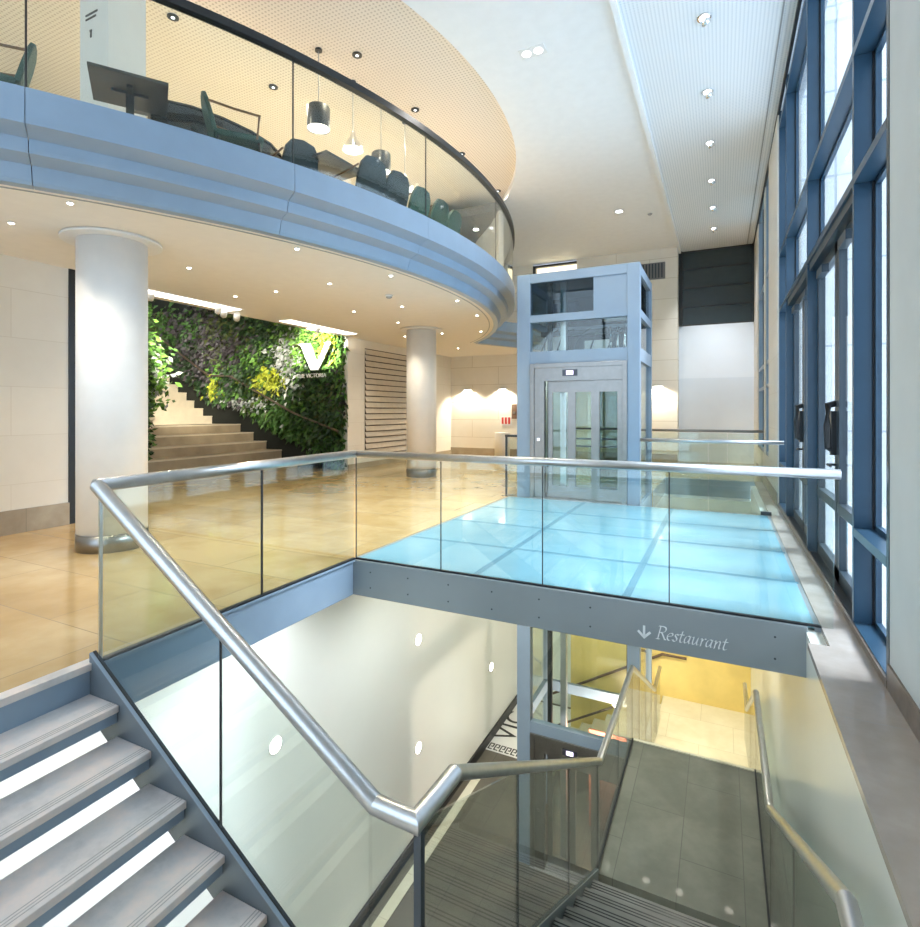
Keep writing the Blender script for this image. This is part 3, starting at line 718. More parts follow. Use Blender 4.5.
for x in (-3.6,-1.5): obj('bracket', MB().tube([(x,12.9,-5.30+(x+3.6)*.578-.06),(x,12.8,-5.29+(x+3.6)*.578)], .012, 6), M['black'], hr)
hr = thing('wall_handrail', 'lower brown handrail on the near side of the small pale steps', 'handrail', (-2, 11.4, -5))
obj('rail', MB().tube([(-4.0,11.38,-5.72),(-1.2,11.38,-4.1)], .025, 8), simple('brown rail', (.10,.06,.035), .4), hr)
obj('post', MB().box(-1.22,-1.18,11.36,11.40,-4.87,-4.1), M['black'], hr)

def flight_rail(x, near, label, ycut):
    g = thing('stair_balustrade', label, 'balustrade', (x, 5, -2.2))
    pts = near + [(x,2.33,-.205),(x,5.75,-2.15),(x,8.05,-2.15),(x,10.9,-3.80),(x,11.9,-3.80)]
    obj('handrail', MB().tube(pts, .036, 14), M['steel'], g)
    def top(y): return -.205 if y < 2.33 else (-.205-(y-2.33)*1.945/3.42 if y < 5.75 else (-2.15 if y < 8.05 else max(-3.80, -2.15-(y-8.05)*1.65/2.85)))
    def bot(y): return -1.3 if y < 2.3 else (-1.29-(y-2.3)*1.88/3.3 if y < 5.6 else (-3.2 if y < 8.1 else max(-4.87, -3.2-(y-8.1)*1.67/2.6)))
    for y0, y1 in zip(ycut[:-1], ycut[1:]):
        obj('glass_panel', panel_between((x,y0+.006,bot(y0+.006)),(x,y1-.006,bot(y1-.006)),(x,y1-.006,top(y1-.006)-.02),(x,y0+.006,top(y0+.006)-.02)), M['glass'], g)
    for y in ycut[1:-1]: obj('joint_seal', MB().box(x-.006,x+.006,y-.006,y+.006,bot(y),top(y)-.02), M['gasket'], g)
    obj('base_channel', MB().box(x-.016,x+.016,5.6,8.08,-3.21,-3.18), M['gasket'], g)
    obj('base_channel', MB().prism([(x-.016,2.3,-1.29),(x-.016,5.6,-3.17),(x-.016,5.6,-3.20),(x-.016,2.3,-1.32)], (.032,0,0)), M['gasket'], g)
    return g
flight_rail(-1.165, [], 'glass balustrade with steel rail on the lift side of the lower stair flights', [2.03,3.22,4.48,5.66,6.9,8.06,8.8,9.6,10.4,11.3,11.9])
flight_rail(.40, [(.40,1.0,-.205)], 'glass balustrade with steel rail beside the right stairwell wall', [1.0,2.34,3.9,5.66,8.06,9.6,11.9])

point('salmon_fill_light', (-2.0,9.95,ZL+1.9), 110, (1,.80,.66), .1)  # added lamp, no car here; it brightens the salmon panel
# floor graphic on the lowest floor
mt = thing('floor_graphic', 'white floor graphic with dark capitals and patterned border on the lowest floor', 'floor graphic', (-4.5, 13.2, ZL))
obj('field', MB().box(-5.12,-3.5,12.2,14.5,ZL,ZL+.008), M['white'], mt)
bd = MB()
for i in range(11):
    x = -5.1 + i*.145
    for (a, b_, c_, d_) in ((0,.11,0,.03),(0,.03,.03,.24),(.03,.12,.21,.24),(.09,.12,.10,.21),(.055,.09,.10,.13)):
        bd.box(x+a,x+b_,11.95+c_,11.95+d_,ZL+.008,ZL+.012)
obj('border_field', MB().box(-5.12,-3.5,11.9,12.2,ZL,ZL+.008), M['white'], mt)
obj('border_pattern', bd, M['dark_letter'], mt, label='dark key pattern border')
text_mesh('lettering', 'VIC', M['dark_letter'], .82, Matrix.Translation((-4.62,12.42,ZL+.012)) @ Matrix.Rotation(R_(90),4,'Z'), mt, depth=.001, spacing=1.05)
for i, (y, z, lab) in enumerate(((8.77,-2.77,'upper middle round light in the white stairwell wall'),(12.33,-4.81,'round light nearest the lift in the white stairwell wall'),(8.77,-4.81,'lower middle round light in the white stairwell wall'),(5.16,-2.74,'round light in the white stairwell wall seen through the stair glass'))):
    l_ = thing('wall_light', lab, 'wall light', (-5.16,y,z))
    def disc(r, x0, x1): return MB().prism([(x0, y+r*math.cos(k*math.pi/12), z+r*math.sin(k*math.pi/12)) for k in range(24)], (x1-x0,0,0))
    obj('trim_ring', disc(.115,-5.165,-5.150), M['white'], l_)
    obj('lens', disc(.095,-5.152,-5.145), M['lamp'], l_)

# ------------------------------------------------------------------ passenger lift
LX0, LX1, LY0, LY1 = -3.34, -1.21, 9.2, 10.9
lf = thing('lift_shaft', 'tall grey blue framed glass lift tower with steel doors at the footbridge end', 'lift', (-2.27, 10.05, ZL))
def posts(z0, z1):
    for (x0, x1, y0, y1) in ((LX0,LX0+.25,LY0,LY0+.16),(LX1-.20,LX1,LY0,LY0+.16),(LX0,LX0+.14,LY1-.1,LY1),(LX1-.12,LX1,LY1-.1,LY1)):
        obj('corner_post', MB().box(x0,x1,y0,y1,z0,z1), M['liftpaint'], lf, bevel=.006)
posts(-.05, 4.0)
posts(ZL, -.05)
def ringbar(z0, z1, inset=.0):
    b = MB()
    b.box(LX0+.25,LX1-.20,LY0+.01+inset,LY0+.14,z0,z1); b.box(LX0+.14,LX1-.12,LY1-.08,LY1-.01,z0,z1)
    b.box(LX1-.10,LX1-.01,LY0+.16,LY1-.10,z0,z1); b.box(LX0+.01,LX0+.10,LY0+.16,LY1-.10,z0,z1)
    obj('crossbar', b, M['liftpaint'], lf)
for z0, z1 in ((3.84,4.0),(3.13,3.26),(2.39,2.61),(-.36,-.02),(-2.25,-2.10),(-4.22,-4.02)): ringbar(z0, z1)
obj('roof_plate', MB().box(LX0+.02,LX1-.02,LY0+.02,LY1-.02,3.97,3.995), M['liftpaint'], lf)
obj('solid_panel', MB().box(-1.93,LX1-.20,LY0+.03,LY0+.06,3.26,3.84), M['liftpaint'], lf, label='blank grey blue panel beside the top window')
obj('window_mullion', MB().box(-1.97,-1.93,LY0+.03,LY0+.08,3.26,3.84), M['liftpaint'], lf)
obj('front_pane', MB().box(LX0+.25,-1.97,LY0+.06,LY0+.072,3.26,3.84), M['darkglass'], lf)
obj('front_pane', MB().box(LX0+.25,LX1-.2,LY0+.06,LY0+.072,2.61,3.13), M['glass'], lf)
for z0, z1, m in ((3.26,3.84,'darkglass'),(2.61,3.13,'glass'),(0,2.39,'glass'),(-2.10,-.36,'glass'),(-4.02,-2.25,'glass'),(ZL,-4.22,'glass')):
    obj('side_pane', MB().box(LX1-.06,LX1-.048,LY0+.16,LY1-.10,z0,z1), M[m], lf)
    obj('side_pane', MB().box(LX0+.048,LX0+.06,LY0+.16,LY1-.10,z0,z1), M[m], lf)
    obj('rear_pane', MB().box(LX0+.14,LX1-.12,LY1-.05,LY1-.038,z0,z1), M[m], lf)
for z0, z1 in ((-2.10,-.36),(-4.02,-2.25)): obj('front_pane', MB().box(LX0+.25,LX1-.2,LY0+.06,LY0+.072,z0,z1), M['glass'], lf)
obj('guide_rail', MB().box(-2.62,-2.52,LY0+.30,LY0+.42,ZL,3.9), M['steel'], lf)
obj('guide_rail', MB().box(-1.56,-1.48,LY0+.9,LY0+1.0,ZL,3.9), M['darkframe'], lf)
obj('counterweight_frame', MB().box(-2.86,-2.78,LY0+.3,LY0+.36,ZL,3.9), M['black'], lf)
for z0 in (0, ZL):
    sfx = z0
    pt = obj('door_surround', MB().box(LX0+.25,LX0+.33,LY0-.02,LY0+.16,z0,z0+2.39).box(LX1-.28,LX1-.20,LY0-.02,LY0+.16,z0,z0+2.39).box(LX0+.33,LX1-.28,LY0-.02,LY0+.16,z0+2.31,z0+2.39), M['steel_warm'], lf, bevel=.004)
    obj('header_panel', MB().box(LX0+.33,LX1-.28,LY0,LY0+.10,z0+2.08,z0+2.31), M['steel_warm'], lf)
    obj('side_panel', MB().box(LX0+.33,-2.83,LY0,LY0+.10,z0,z0+2.08), M['steel_warm'], lf)
    obj('call_button', MB().box(-2.96,-2.91,LY0-.006,LY0,z0+1.02,z0+1.07), M['chrome'], lf)
    obj('sill', MB().box(LX0+.25,LX1-.20,LY0-.03,LY0+.16,z0-.015,z0+.012), M['steel'], lf)
    dp = obj('display', MB().box(-2.50,-2.24,LY0-.012,LY0,z0+2.16,z0+2.27), M['display_case'], lf, label='lift floor display')
    obj('display_screen', MB().box(-2.43,-2.31,LY0-.016,LY0-.012,z0+2.18,z0+2.25), M['display'], dp)
    for i, (x0, x1, yy) in enumerate(((-2.80,-2.36,LY0+.13),(-2.38,-1.94,LY0+.10),(-1.96,-1.49,LY0+.05))):
        fw = .085
        d_ = obj('door_leaf', MB().box(x0,x0+fw,yy,yy+.04,z0+.02,z0+2.08).box(x1-fw,x1,yy,yy+.04,z0+.02,z0+2.08).box(x0+fw,x1-fw,yy,yy+.04,z0+1.88,z0+2.08).box(x0+fw,x1-fw,yy,yy+.04,z0+.02,z0+.22), M['steel_warm'], lf)
        obj('door_pane', MB().box(x0+fw,x1-fw,yy+.015,yy+.025,z0+.22,z0+1.88), M['darkglass' if i == 2 else 'glass'], d_)
obj('shaft_dark_sheet', MB().box(LX0+.14,LX1-.12,LY1-.075,LY1-.06,2.61,3.84), M['black'], lf, label='added black sheet for the dark shaft interior behind the hoist')  # black sheet put in to darken the view into the shaft
# machinery at the top of the shaft
obj('hoist_motor', MB().tube([(-2.95,10.1,3.45),(-2.45,10.1,3.45)], .17, 16), simple('motor blue', (.04,.09,.22), .4), lf, label='blue hoist motor')
obj('hoist_beam', MB().box(-3.2,-1.35,10.2,10.32,3.0,3.10), M['darkframe'], lf)
obj('control_box', MB().box(-2.30,-1.85,10.0,10.2,2.66,2.86).box(-3.02,-2.72,9.9,10.1,2.64,2.95), M['white'], lf)
obj('control_box', MB().box(-2.05,-1.6,10.5,10.6,3.28,3.44), M['white'], lf)
for x in (-1.78,-1.66,-1.54): obj('hoist_rope', MB().tube([(x,9.75,2.5),(x,9.75,3.05)], .022, 6), M['chrome'], lf)
cabp = MB()
for i in range(5): cabp.tube([(-3.0+i*.3,9.55,2.62),(-2.9+i*.3,9.6,2.9+.05*(i%2)),(-2.75+i*.3,9.8,3.05)], .014, 6)
obj('cable', cabp, M['black'], lf)
lc = thing('lift_car', 'glass lift car with handrails waiting behind the steel doors', 'lift car', (-2.2, 10.1, .0))
obj('car_floor', MB().box(-2.98,-1.45,9.46,10.78,.0,.06), M['grey'], lc)
obj('car_roof', MB().box(-2.98,-1.45,9.46,10.78,2.2,2.3), M['steel'], lc)
obj('back_panel', MB().box(-2.98,-1.45,10.74,10.77,.06,2.2), glass('car glass', (.80,.90,.86), .06, 4, .8), lc)
obj('side_panel', MB().box(-2.98,-2.95,9.46,10.74,.06,2.2), M['steel'], lc)
for z in (.85, 1.0, 1.2): obj('handrail', MB().tube([(-2.9,10.68,z),(-1.5,10.68,z)], .018, 8), M['darkframe'], lc)
obj('light_panel', MB().box(-2.6,-1.8,9.8,10.4,2.19,2.20), M['lamp_cool'], lc)
point('car_light', (-2.2,10.1,2.05), 14, (.9,1,.95), .1)
lp = thing('salmon_stand_in', 'salmon panel standing in for the lit interior behind the lower lift doors', 'panel', (-1.9, 10.0, ZL))  # coloured panel put in for the lit interior beyond the doors
obj('panel', MB().box(-2.35,-1.40,10.60,10.64,ZL,ZL+1.9), M['salmon'], lp)

# ------------------------------------------------------------------ window wall
def blade(b, y, z0, z1, w=.05, d=.12): b.box(WX, WX+d, y-w/2, y+w/2, z0, z1); return b
TZ = (.69, 3.19, 4.1, 6.2)
bays = [(3.79,4.68),(4.68,6.98),(6.98,9.14),(9.14,10.2)]
for i, (y0, y1) in enumerate(bays):
    w = thing('window_%d' % (i+1), ['narrow blue framed window beside the grey pier','tall blue framed glazing over the nearer doors','tall blue framed glazing over the farther doors','blue framed end window beside the pale far pier'][i], 'window', (WX, .5*(y0+y1), 0)); w['kind'] = 'structure'
    obj('mullion', blade(MB(), y1, 0.0, 6.45), M['navy'], w, bevel=.003)
    zs = TZ if i in (0, 3) else TZ[1:]
    for z in zs:
        obj('transom', MB().box(WX, WX+.12, y0+.025, y1-.025, z-.03, z+.03), M['navy'], w)
    if i in (0, 3):
        obj('sill', MB().box(WX, WX+.12, y0+.025, y1-.025, .0, .05), M['navy'], w)
        levels = [(.05,.66),(.72,3.16),(3.22,4.07),(4.13,6.17),(6.23,6.45)]
    else: levels = [(3.22,4.07),(4.13,6.17),(6.23,6.45)]
    for z0, z1 in levels:
        ya, yb = y0+.025, y1-.025
        obj('sash', MB().box(WX+.12,WX+.155,ya,ya+.035,z0,z1).box(WX+.12,WX+.155,yb-.035,yb,z0,z1).box(WX+.12,WX+.155,ya,yb,z0-.03,z0+.03).box(WX+.12,WX+.155,ya,yb,z1-.03,z1+.03), M['navy'], w)
        obj('gasket', MB().box(WX+.108,WX+.12,yb-.010,yb,z0,z1), M['gasket'], w)
        obj('pane', MB().box(WX+.135,WX+.143,ya+.035,yb-.035,z0+.03,z1-.03), M['winglass'], w)
nd = 0
for (y0, y1, nm) in ((4.705,6.955,'nearer'),(7.005,9.115,'farther')):
    ym = .5*(y0+y1)
    for (a, b_, side, hs) in ((y0+.02, ym-.015, 'near', 1), (ym+.015, y1-.02, 'far', -1)):
        nd += 1
        d_ = thing('door_%d' % nd, '%s leaf of the %s dark blue glazed door pair' % (side, nm), 'door', (WX+.1, .5*(a+b_), 0)); d_['kind'] = 'structure'
        st_ = .09
        obj('door_frame', MB().box(WX+.09,WX+.15,a,a+st_,.02,3.08).box(WX+.09,WX+.15,b_-st_,b_,.02,3.08).box(WX+.09,WX+.15,a,b_,2.98,3.08).box(WX+.09,WX+.15,a,b_,.02,.14).box(WX+.085,WX+.155,a,b_,.64,.73), M['darkframe'], d_)
        obj('pane', MB().box(WX+.115,WX+.123,a+st_,b_-st_,.14,.64), M['winglass'], d_)
        obj('pane', MB().box(WX+.115,WX+.123,a+st_,b_-st_,.73,2.98), M['winglass'], d_)
        ye = b_-.05 if hs > 0 else a+.05
        if hs < 0:
            obj('pull_handle', MB().tube([(WX+.09,ye,1.62),(WX+.03,ye-.02,1.60),(WX+.02,ye-.03,1.42),(WX+.03,ye-.02,1.22),(WX+.09,ye,1.18)], .028, 8), M['black'], d_)
            obj('lock_case', MB().box(WX+.05,WX+.09,ye-.04,ye+.04,1.15,1.55), M['black'], d_)
            obj('lever', MB().tube([(WX+.09,ye,1.06),(WX+.03,ye,1.06),(WX+.03,ye-.14,1.06)], .012, 8), M['black'], d_)
        obj('door_closer', MB().box(WX+.03,WX+.09,.5*(a+b_)-.16,.5*(a+b_)+.16,2.90,2.98), M['darkframe'], d_)
    obj_ = MB().box(WX+.02,WX+.15,y0,y1,3.08,3.16)
    struct('trim_%d' % (8+nd), obj_, M['darkframe'])
    struct('trim_%d' % (20+nd), MB().box(WX+.02,WX+.16,y0,y1,0,.02), M['black'])
struct('trim_30', MB().box(WX-.015,WX,3.74,10.2,0,.045), M['granite'])
for i, (y0, y1) in enumerate(((12.1,13.35),(13.75,15.9))):
    w = thing('window_%d' % (7+i), ['tall narrow window nearer of the two beyond the pale pier','tall window farther of the two beyond the pale pier'][i], 'window', (WX, .5*(y0+y1), .6)); w['kind'] = 'structure'
    fr = MB().box(WX+.02,WX+.12,y0,y0+.06,.62,6.45).box(WX+.02,WX+.12,y1-.06,y1,.62,6.45)
    for z in (.62,2.05,2.55,4.4,6.39): fr.box(WX+.02,WX+.12,y0,y1,z,z+.07)
    obj('window_frame', fr, M['liftpaint'], w)
    obj('mullion', MB().box(WX+.04,WX+.12,.5*(y0+y1)-.05,.5*(y0+y1)+.05,.62,6.45), M['navy'], w)
    obj('pane', MB().box(WX+.09,WX+.10,y0+.06,y1-.06,.69,6.39), M['darkglass'], w)  # panes tinted dark to stand for the dim outdoors

# ------------------------------------------------------------------ outside
fac = thing('facade_building', 'pale panelled stone wing outside seen through the blue framed windows', 'building', (5, 11.6, -.3))
obj('facade_wall', MB().box(1.16, 10, 11.4, 11.8, -.3, 15), M['facade'], fac)
obj('cornice', MB().box(1.16, 10, 11.3, 11.4, 8.4, 8.6), M['facade'], fac)
struct('ground_outside', MB().box(1.06, 16, -14, 30, -.4, -.02), M['paving'])

# ------------------------------------------------------------------ ceiling fittings
def downlight(loc, label, group=None, r=.05, trim='white', lens='lamp', energy=20, color=(1,.80,.55), size=120, power=True, name='recessed_downlight', ring=1.35):
    x, y, z = loc
    d_ = thing(name, label, 'ceiling light', loc, group)
    obj('trim_ring', MB().lathe([(r*ring,z-.012),(r*ring,z)], x, y, 20), M[trim], d_)
    obj('lens', MB().lathe([(r,z-.016),(r,z-.010)], x, y, 20), M[lens], d_)
    if power: spot(name + '_light', (x, y, z-.03), energy, color, size, .7, r, (x, y, z-2))
    return d_
soffit_pts = [(-6.59,2.95),(-5.47,2.91),(-6.49,4.93),(-6.51,6.53),(-4.57,4.92),(-5.37,6.48),(-6.45,8.5),(-4.27,6.49),(-5.34,8.49),(-6.38,9.98),(-4.18,8.46),(-4.47,9.95),(-5.28,11.99),(-7.34,14.91),(-6.29,11.87),(-7.41,11.92),(-5.4,1.2),(-6.7,1.0),(-7.4,6.5)]
for x, y in soffit_pts:
    downlight((x,y,3.499), 'small round recessed downlight in the white underside of the curved gallery', 'downlights under the curved gallery', .024, 'white', 'lamp', 18 if (x, y) == (-6.59, 2.95) else 52, (1,.85,.64), 112)
sd = thing('smoke_detector', 'white round smoke detector under the curved gallery among the downlights', 'smoke detector', (-5.03,7.59,3.45))
obj('base', MB().lathe([(.07,3.47),(.07,3.495)], -5.03, 7.59, 20), M['white'], sd); obj('sensor', MB().lathe([(.03,3.44),(.05,3.455),(.05,3.47)], -5.03, 7.59, 20), M['grey'], sd)
mz = [(-6.39,4.62),(-6.35,6.31),(-4.70,6.27),(-4.67,7.84),(-4.64,9.59),(-4.67,11.57),(-8.2,5.2),(-8.2,8.5),(-6.4,9.2)]
for x, y in mz:
    downlight((x,y,6.655), 'small black rimmed downlight in the cream perforated gallery ceiling', 'black rimmed downlights over the gallery', .022, 'black', 'lamp_cool', 135, (1,.86,.66), 140, ring=3.2)
ords = ['nearest','second nearest','third nearest','third farthest','second farthest','farthest']
for i, y in enumerate((7.35,9.08,10.82,12.61,14.29,15.94)):
    d_ = downlight((-.2,y,6.458), '%s adjustable spotlight in the row of six along the window side ceiling' % ords[i], None, .06, 'chrome', 'lamp_cool', 70, (.95,.97,1.0), 130, name='ceiling_spotlight')
    obj('lamp_head', MB().tube([(-.2,y,6.44),(-.17,y+.04,6.39)], .055, 14), M['chrome'], d_)
d_ = thing('ceiling_spotlight', 'rectangular twin spotlight in the plain white ceiling near the curved edge', 'ceiling light', (-2.34,7.08,6.5))
obj('trim_ring', MB().box(-2.52,-2.16,6.98,7.18,6.488,6.5), M['white'], d_)
for x in (-2.43,-2.26): obj('lens', MB().lathe([(.06,6.478),(.06,6.49)], x, 7.08, 18), M['lamp_cool'], d_)
spot('twin_light', (-2.34,7.08,6.46), 160, (1,.96,.9), 140, .7, .1, (-2.34,7.08,3))
downlight((-2.29,13.67,6.498), 'single round spotlight in the plain white ceiling in front of the lift tower top', None, .09, 'chrome', 'lamp_cool', 90, (1,.95,.88), 140, name='ceiling_spotlight')
sd = thing('smoke_detector', 'small ceiling sensor beside the round spotlight above the lift tower', 'smoke detector', (-1.62,14.15,6.46))
obj('base', MB().lathe([(.08,6.48),(.08,6.498)], -1.62, 14.15, 20), M['white'], sd); obj('sensor', MB().lathe([(.04,6.45),(.06,6.48)], -1.62, 14.15, 20), M['grey'], sd)
for x_ in (-.6,.3): spot('panel_fill_light', (x_,15.94,6.40), 190, (.88,.94,1), 58, .9, .1, (x_,17.9,1.2))  # added lamps without fixtures, brightening the far white panel
# cove slots and track spots along the living wall
for y0, y1, lab in ((5.2,7.4,'nearer bright light slot in the ceiling edge by the stairs'),(8.7,11.0,'farther bright light slot in the ceiling edge over the emblem')):
    c_ = thing('light_slot', lab, 'ceiling light', (-8.5,.5*(y0+y1),3.5))
    obj('frame', MB().box(-8.62,-8.22,y0-.03,y1+.03,3.492,3.5), M['white'], c_)
    obj('diffuser', MB().box(-8.58,-8.26,y0,y1,3.484,3.492), emis('slot glow', (1,.95,.85), 3.0), c_)
for i, (x, y, lab) in enumerate(((-8.45,7.16,'left glowing spotlight of the pair aimed at the living wall'),(-8.55,7.55,'right glowing spotlight of the pair aimed at the living wall'))):
    s_ = thing('track_spotlight', lab, 'spotlight', (x,y,3.5))
    obj('stem', MB().tube([(x,y,3.5),(x,y,3.42)], .012, 8), M['white'], s_)
    obj('head', MB().tube([(x+.06,y-.05,3.44),(x-.05,y+.03,3.36)], .06, 14), M['white'], s_)
    obj('lens', MB().tube([(x-.05,y+.03,3.36),(x-.055,y+.033,3.356)], .055, 14), M['lamp'], s_)
for (x, y), t_, e_ in (((-8.5,7.3),(-13.5,11.4,1.8),320),((-8.6,9.6),(-9.6,11.4,3.3),900),((-9.3,9.6),(-11.5,11.4,2.5),200),((-9.3,6.5),(-15.0,11.4,3.3),240),((-9.2,7.5),(-15.8,10.5,2.2),900)):
    spot('plant_light', (x,y,3.40), e_, (1,.95,.80), 50, .7, .04, t_)
for (x, y, lab) in ((-8.3,5.6,'nearest little white spot head hanging at the light slot by the stairs'),(-8.3,6.9,'second little white spot head hanging at the light slot by the stairs'),(-8.3,9.6,'little white spot head hanging at the light slot over the emblem')):
    s_ = thing('track_spotlight', lab, 'spotlight', (x,y,3.49))
    obj('stem', MB().tube([(x,y,3.49),(x,y,3.43)], .012, 8), M['white'], s_)
    obj('head', MB().tube([(x+.03,y,3.45),(x-.05,y+.03,3.36)], .05, 14), M['white'], s_)

# ------------------------------------------------------------------ gallery pendants
pend = []
for i, (x, y, zb, kind, lab) in enumerate(((-5.12,5.94,5.53,'drum','nearest black drum pendant lamp above the gallery tables'),(-5.14,6.75,5.59,'cone','nearer clear conical pendant lamp between the two drum lamps'),(-5.11,7.47,5.53,'drum','farther black drum pendant lamp partly behind a chair'),(-5.03,8.09,5.45,'cone','farthest conical pendant lamp over the dark chair'))):
    p_ = thing('pendant_lamp', lab, 'pendant lamp', (x,y,zb))
    obj('cord', MB().tube([(x,y,zb+.3),(x,y,6.655)], .006, 6), M['grey'], p_)
    obj('canopy', MB().lathe([(.05,6.63),(.05,6.655)], x, y, 16), M['black'], p_)
    if kind == 'drum':
        obj('shade', MB().lathe([(.16,zb),(.16,zb+.29),(.15,zb+.31),(.02,zb+.31)], x, y, 32, False), M['black'], p_)
        obj('diffuser', MB().lathe([(.152,zb+.01),(.152,zb+.02)], x, y, 32), emis('pendant glow', (1,.93,.80), 3.0), p_)
    else:
        obj('shade', MB().lathe([(.16,zb),(.155,zb+.03),(.05,zb+.2),(.025,zb+.3)], x, y, 32, False), M['chrome'], p_)
        obj('diffuser', MB().lathe([(.145,zb+.02),(.145,zb+.03)], x, y, 32), emis('pendant glow', (1,.93,.80), 3.0), p_)
    point('pendant_light', (x,y,zb-.08), 16, (1,.85,.6), .08)

# ------------------------------------------------------------------ gallery furniture
GZ = 4.0
def chair(fab, x, y, rot, label, group=None):
    c = thing('cafe_chair', label, 'chair', (x, y, GZ), group, rot)   # local: sits facing -x, back on +x side
    bk = MB()
    prof = [(-.235,0),(-.245,.18),(-.22,.33),(-.15,.42),(0,.445),(.15,.42),(.22,.33),(.245,.18),(.235,0)]
    bk.prism([(.20 + .12*(h/.445), w_, .44+h) for w_, h in prof], (.045,0,-.01))
    obj('backrest', bk, M[fab], c, local=True, bevel=.012)
    obj('seat', MB().box(-.25,.22,-.24,.24,.40,.47), M[fab], c, local=True, bevel=.03)
    for sx, sy in ((-.2,-.2),(-.2,.2),(.2,-.2),(.2,.2)):
        obj('leg', MB().tube([(sx,sy,.40),(sx*1.2,sy*1.15,0)], .014, 8), M['black'], c, local=True)
    for sy in (-.26,.26):
        obj('armrest', MB().tube([(-.18,sy*.92,.42),(-.20,sy,.66),(.05,sy,.68),(.29,sy*.95,.72)], .013, 8), M['wood'], c, local=True, label='brown wooden arm')
    return c
def pol(d, deg): return (CX+d*math.cos(R_(deg)), CY+d*math.sin(R_(deg)))
for (d_, a_, fab, rot, lab) in ((9.03,-35.4,'green_fabric',64,'upholstered chair seen edge on at the far left end of the gallery'),
    (9.17,-22.3,'green_fabric',231.5,'upholstered chair seen edge on beside the glossy curved counter'),
    (8.6,-16.6,'black_fabric',-20,'low dark chair back just behind the glass joint below the nearest drum lamp'),
    (8.95,-11.2,'black_fabric',-10,'dark chair under the farther drum pendant lamp'),
    (8.92,-8.0,'black_fabric',-6,'dark chair under the farthest conical pendant lamp'),
    (8.88,-4.3,'green_fabric',0,'nearest green chair of the three in a row behind the gallery glass'),
    (8.9,-.9,'green_fabric',4,'middle green chair of the three in a row behind the gallery glass'),
    (8.9,2.3,'green_fabric',8,'farthest green chair of the three in a row behind the gallery glass')):
    x, y = pol(d_, a_)
    chair(fab, x, y, R_(a_ + (rot - a_ if abs(rot) > 25 else 0)), lab)
def table(x, y, rot, w_, l_, label):
    t = thing('cafe_table', label, 'table', (x, y, GZ), None, rot)
    obj('tabletop', MB().box(-w_/2,w_/2,-l_/2,l_/2,.73,.76), M['tabletop'], t, local=True, bevel=.006)
    obj('pedestal', MB().box(-.035,.035,-.035,.035,.02,.70), M['black'], t, local=True)
    obj('bracket', MB().box(-.16,.16,-.025,.025,.70,.73).box(-.025,.025,-.16,.16,.70,.73), M['black'], t, local=True)
    obj('foot', MB().box(-.22,.22,-.22,.22,0,.02), M['black'], t, local=True)
table(-5.32, 3.38, R_(-34), .66, .66, 'dark square cafe table seen from below beside the pale pillar')
table(-4.98, 5.62, R_(-5), 1.3, .72, 'dark square cafe table whose corner points up between the drum lamps')
cn = thing('curved_counter', 'long curved glossy black counter front reflecting the ceiling lights', 'counter', (-6.5, 5, GZ))
ca = [(-5.55,3.75),(-5.30,4.05),(-5.16,4.35),(-5.08,4.68),(-5.08,5.0),(-5.16,5.25),(-5.30,5.45)]
tz = [.93,.92,.905,.89,.88,.86,.80]
b = MB()
for i in range(len(ca)-1):
    (xa, ya), (xb, yb) = ca[i], ca[i+1]
    b.prism([(xa,ya,GZ+.01),(xb,yb,GZ+.01),(xb,yb,GZ+tz[i+1]),(xa,ya,GZ+tz[i])], (-.08,.02,0))
obj('front', b, M['gloss_black'], cn)
b = MB()
for i in range(len(ca)-1):
    (xa, ya), (xb, yb) = ca[i], ca[i+1]
    b.prism([(xa+.02,ya,GZ+tz[i]),(xb+.02,yb,GZ+tz[i+1]),(xb-.45,yb+.1,GZ+tz[i+1]),(xa-.45,ya+.1,GZ+tz[i])], (0,0,.02))
obj('counter_top', b, M['gloss_black'], cn)
dk = thing('ceiling_bulkhead', 'dark grey lowered ceiling slab at the far end of the gallery', 'bulkhead', (-6, 12.4, 6.2))
obj('slab', MB().prism([(-4.5,11.45,6.15),(-7.6,11.55,6.15),(-7.6,13.6,6.15),(-5.95,13.4,6.15)], (0,0,.2)), simple('dark grey slab', (.10,.105,.115), .5), dk)
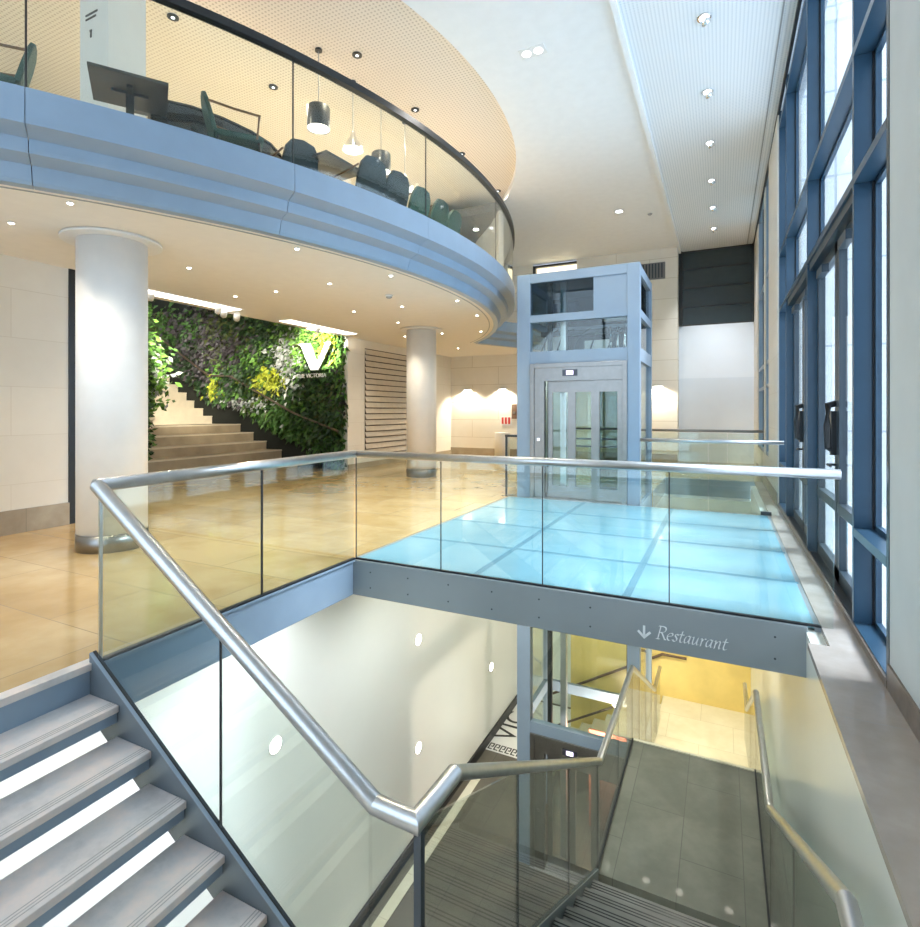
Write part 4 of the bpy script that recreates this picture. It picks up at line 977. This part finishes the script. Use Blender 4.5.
obj('downlight', MB().lathe([(.06,6.135),(.06,6.15)], -5.6, 12.4, 16), M['lamp'], dk)
struct('wall_gallery.003', MB().prism([(-4.5,11.5,4.0),(-5.0,12.3,4.0),(-5.95,13.4,4.0),(-6.0,13.3,4.0),(-5.1,12.2,4.0),(-4.6,11.45,4.0)], (0,0,2.15)), M['column'])
bx = thing('side_cabinet', 'low dark cabinet far back on the gallery beside the curved pale wall', 'cabinet', (-5.7,12.0,GZ))
obj('body', MB().box(-6.2,-5.5,11.9,12.3,GZ+.05,GZ+1.25), M['brown_box'], bx); obj('top', MB().box(-6.22,-5.48,11.88,12.32,GZ+1.25,GZ+1.29), M['white'], bx); obj('plinth', MB().box(-6.15,-5.55,11.95,12.25,GZ,GZ+.05), M['black'], bx)

# ------------------------------------------------------------------ lower level fill lamps, added unseen under the slab and footbridge
for x, y, z, e_, col, lab, tg in ((-3.15,7.6,-.40,230,(.97,1,.95),'added lower level fill light under the footbridge side',None),(-4.3,12.0,-.37,200,(1,.97,.86),'added lower level fill light by the floor graphic',None),
    (.1,9.1,-.37,230,(1,.90,.66),'added fill spotlight under the footbridge aimed at the pale landing',(-.2,12,-5)),(-.6,9.1,-.37,230,(1,.90,.66),'added fill spotlight under the footbridge aimed at the yellow wall',(-.8,12.8,-4)),
    (-1.1,9.1,-.37,240,(1,.90,.66),'added fill spotlight under the footbridge aimed at the small pale steps',(-2.6,12.4,-5)),(-4.0,4.6,-.37,190,(.92,.98,1),'added lower level fill light under the main floor edge',None),
    (-4.0,2.4,-.37,120,(.92,.97,1),'added lower level fill light under the top of the open riser stairs',None),(-.4,7.4,-.40,70,(1,.95,.80),'added lower level fill light over the stair walkway',None),
    (-1.2,-.3,-.37,260,(.92,.97,1),'added lower level fill light under the near floor slab',None),(-3.0,-.3,-.37,260,(.92,.97,1),'added lower level fill light under the near floor by the stair foot',None)):
    downlight((x,y,z), lab, None, .06, 'white', 'lamp', e_, col, 150, power=tg is None)
    if tg: spot('recessed_downlight_light', (x,y,z-.03), e_, col, 80, .8, .06, tg)
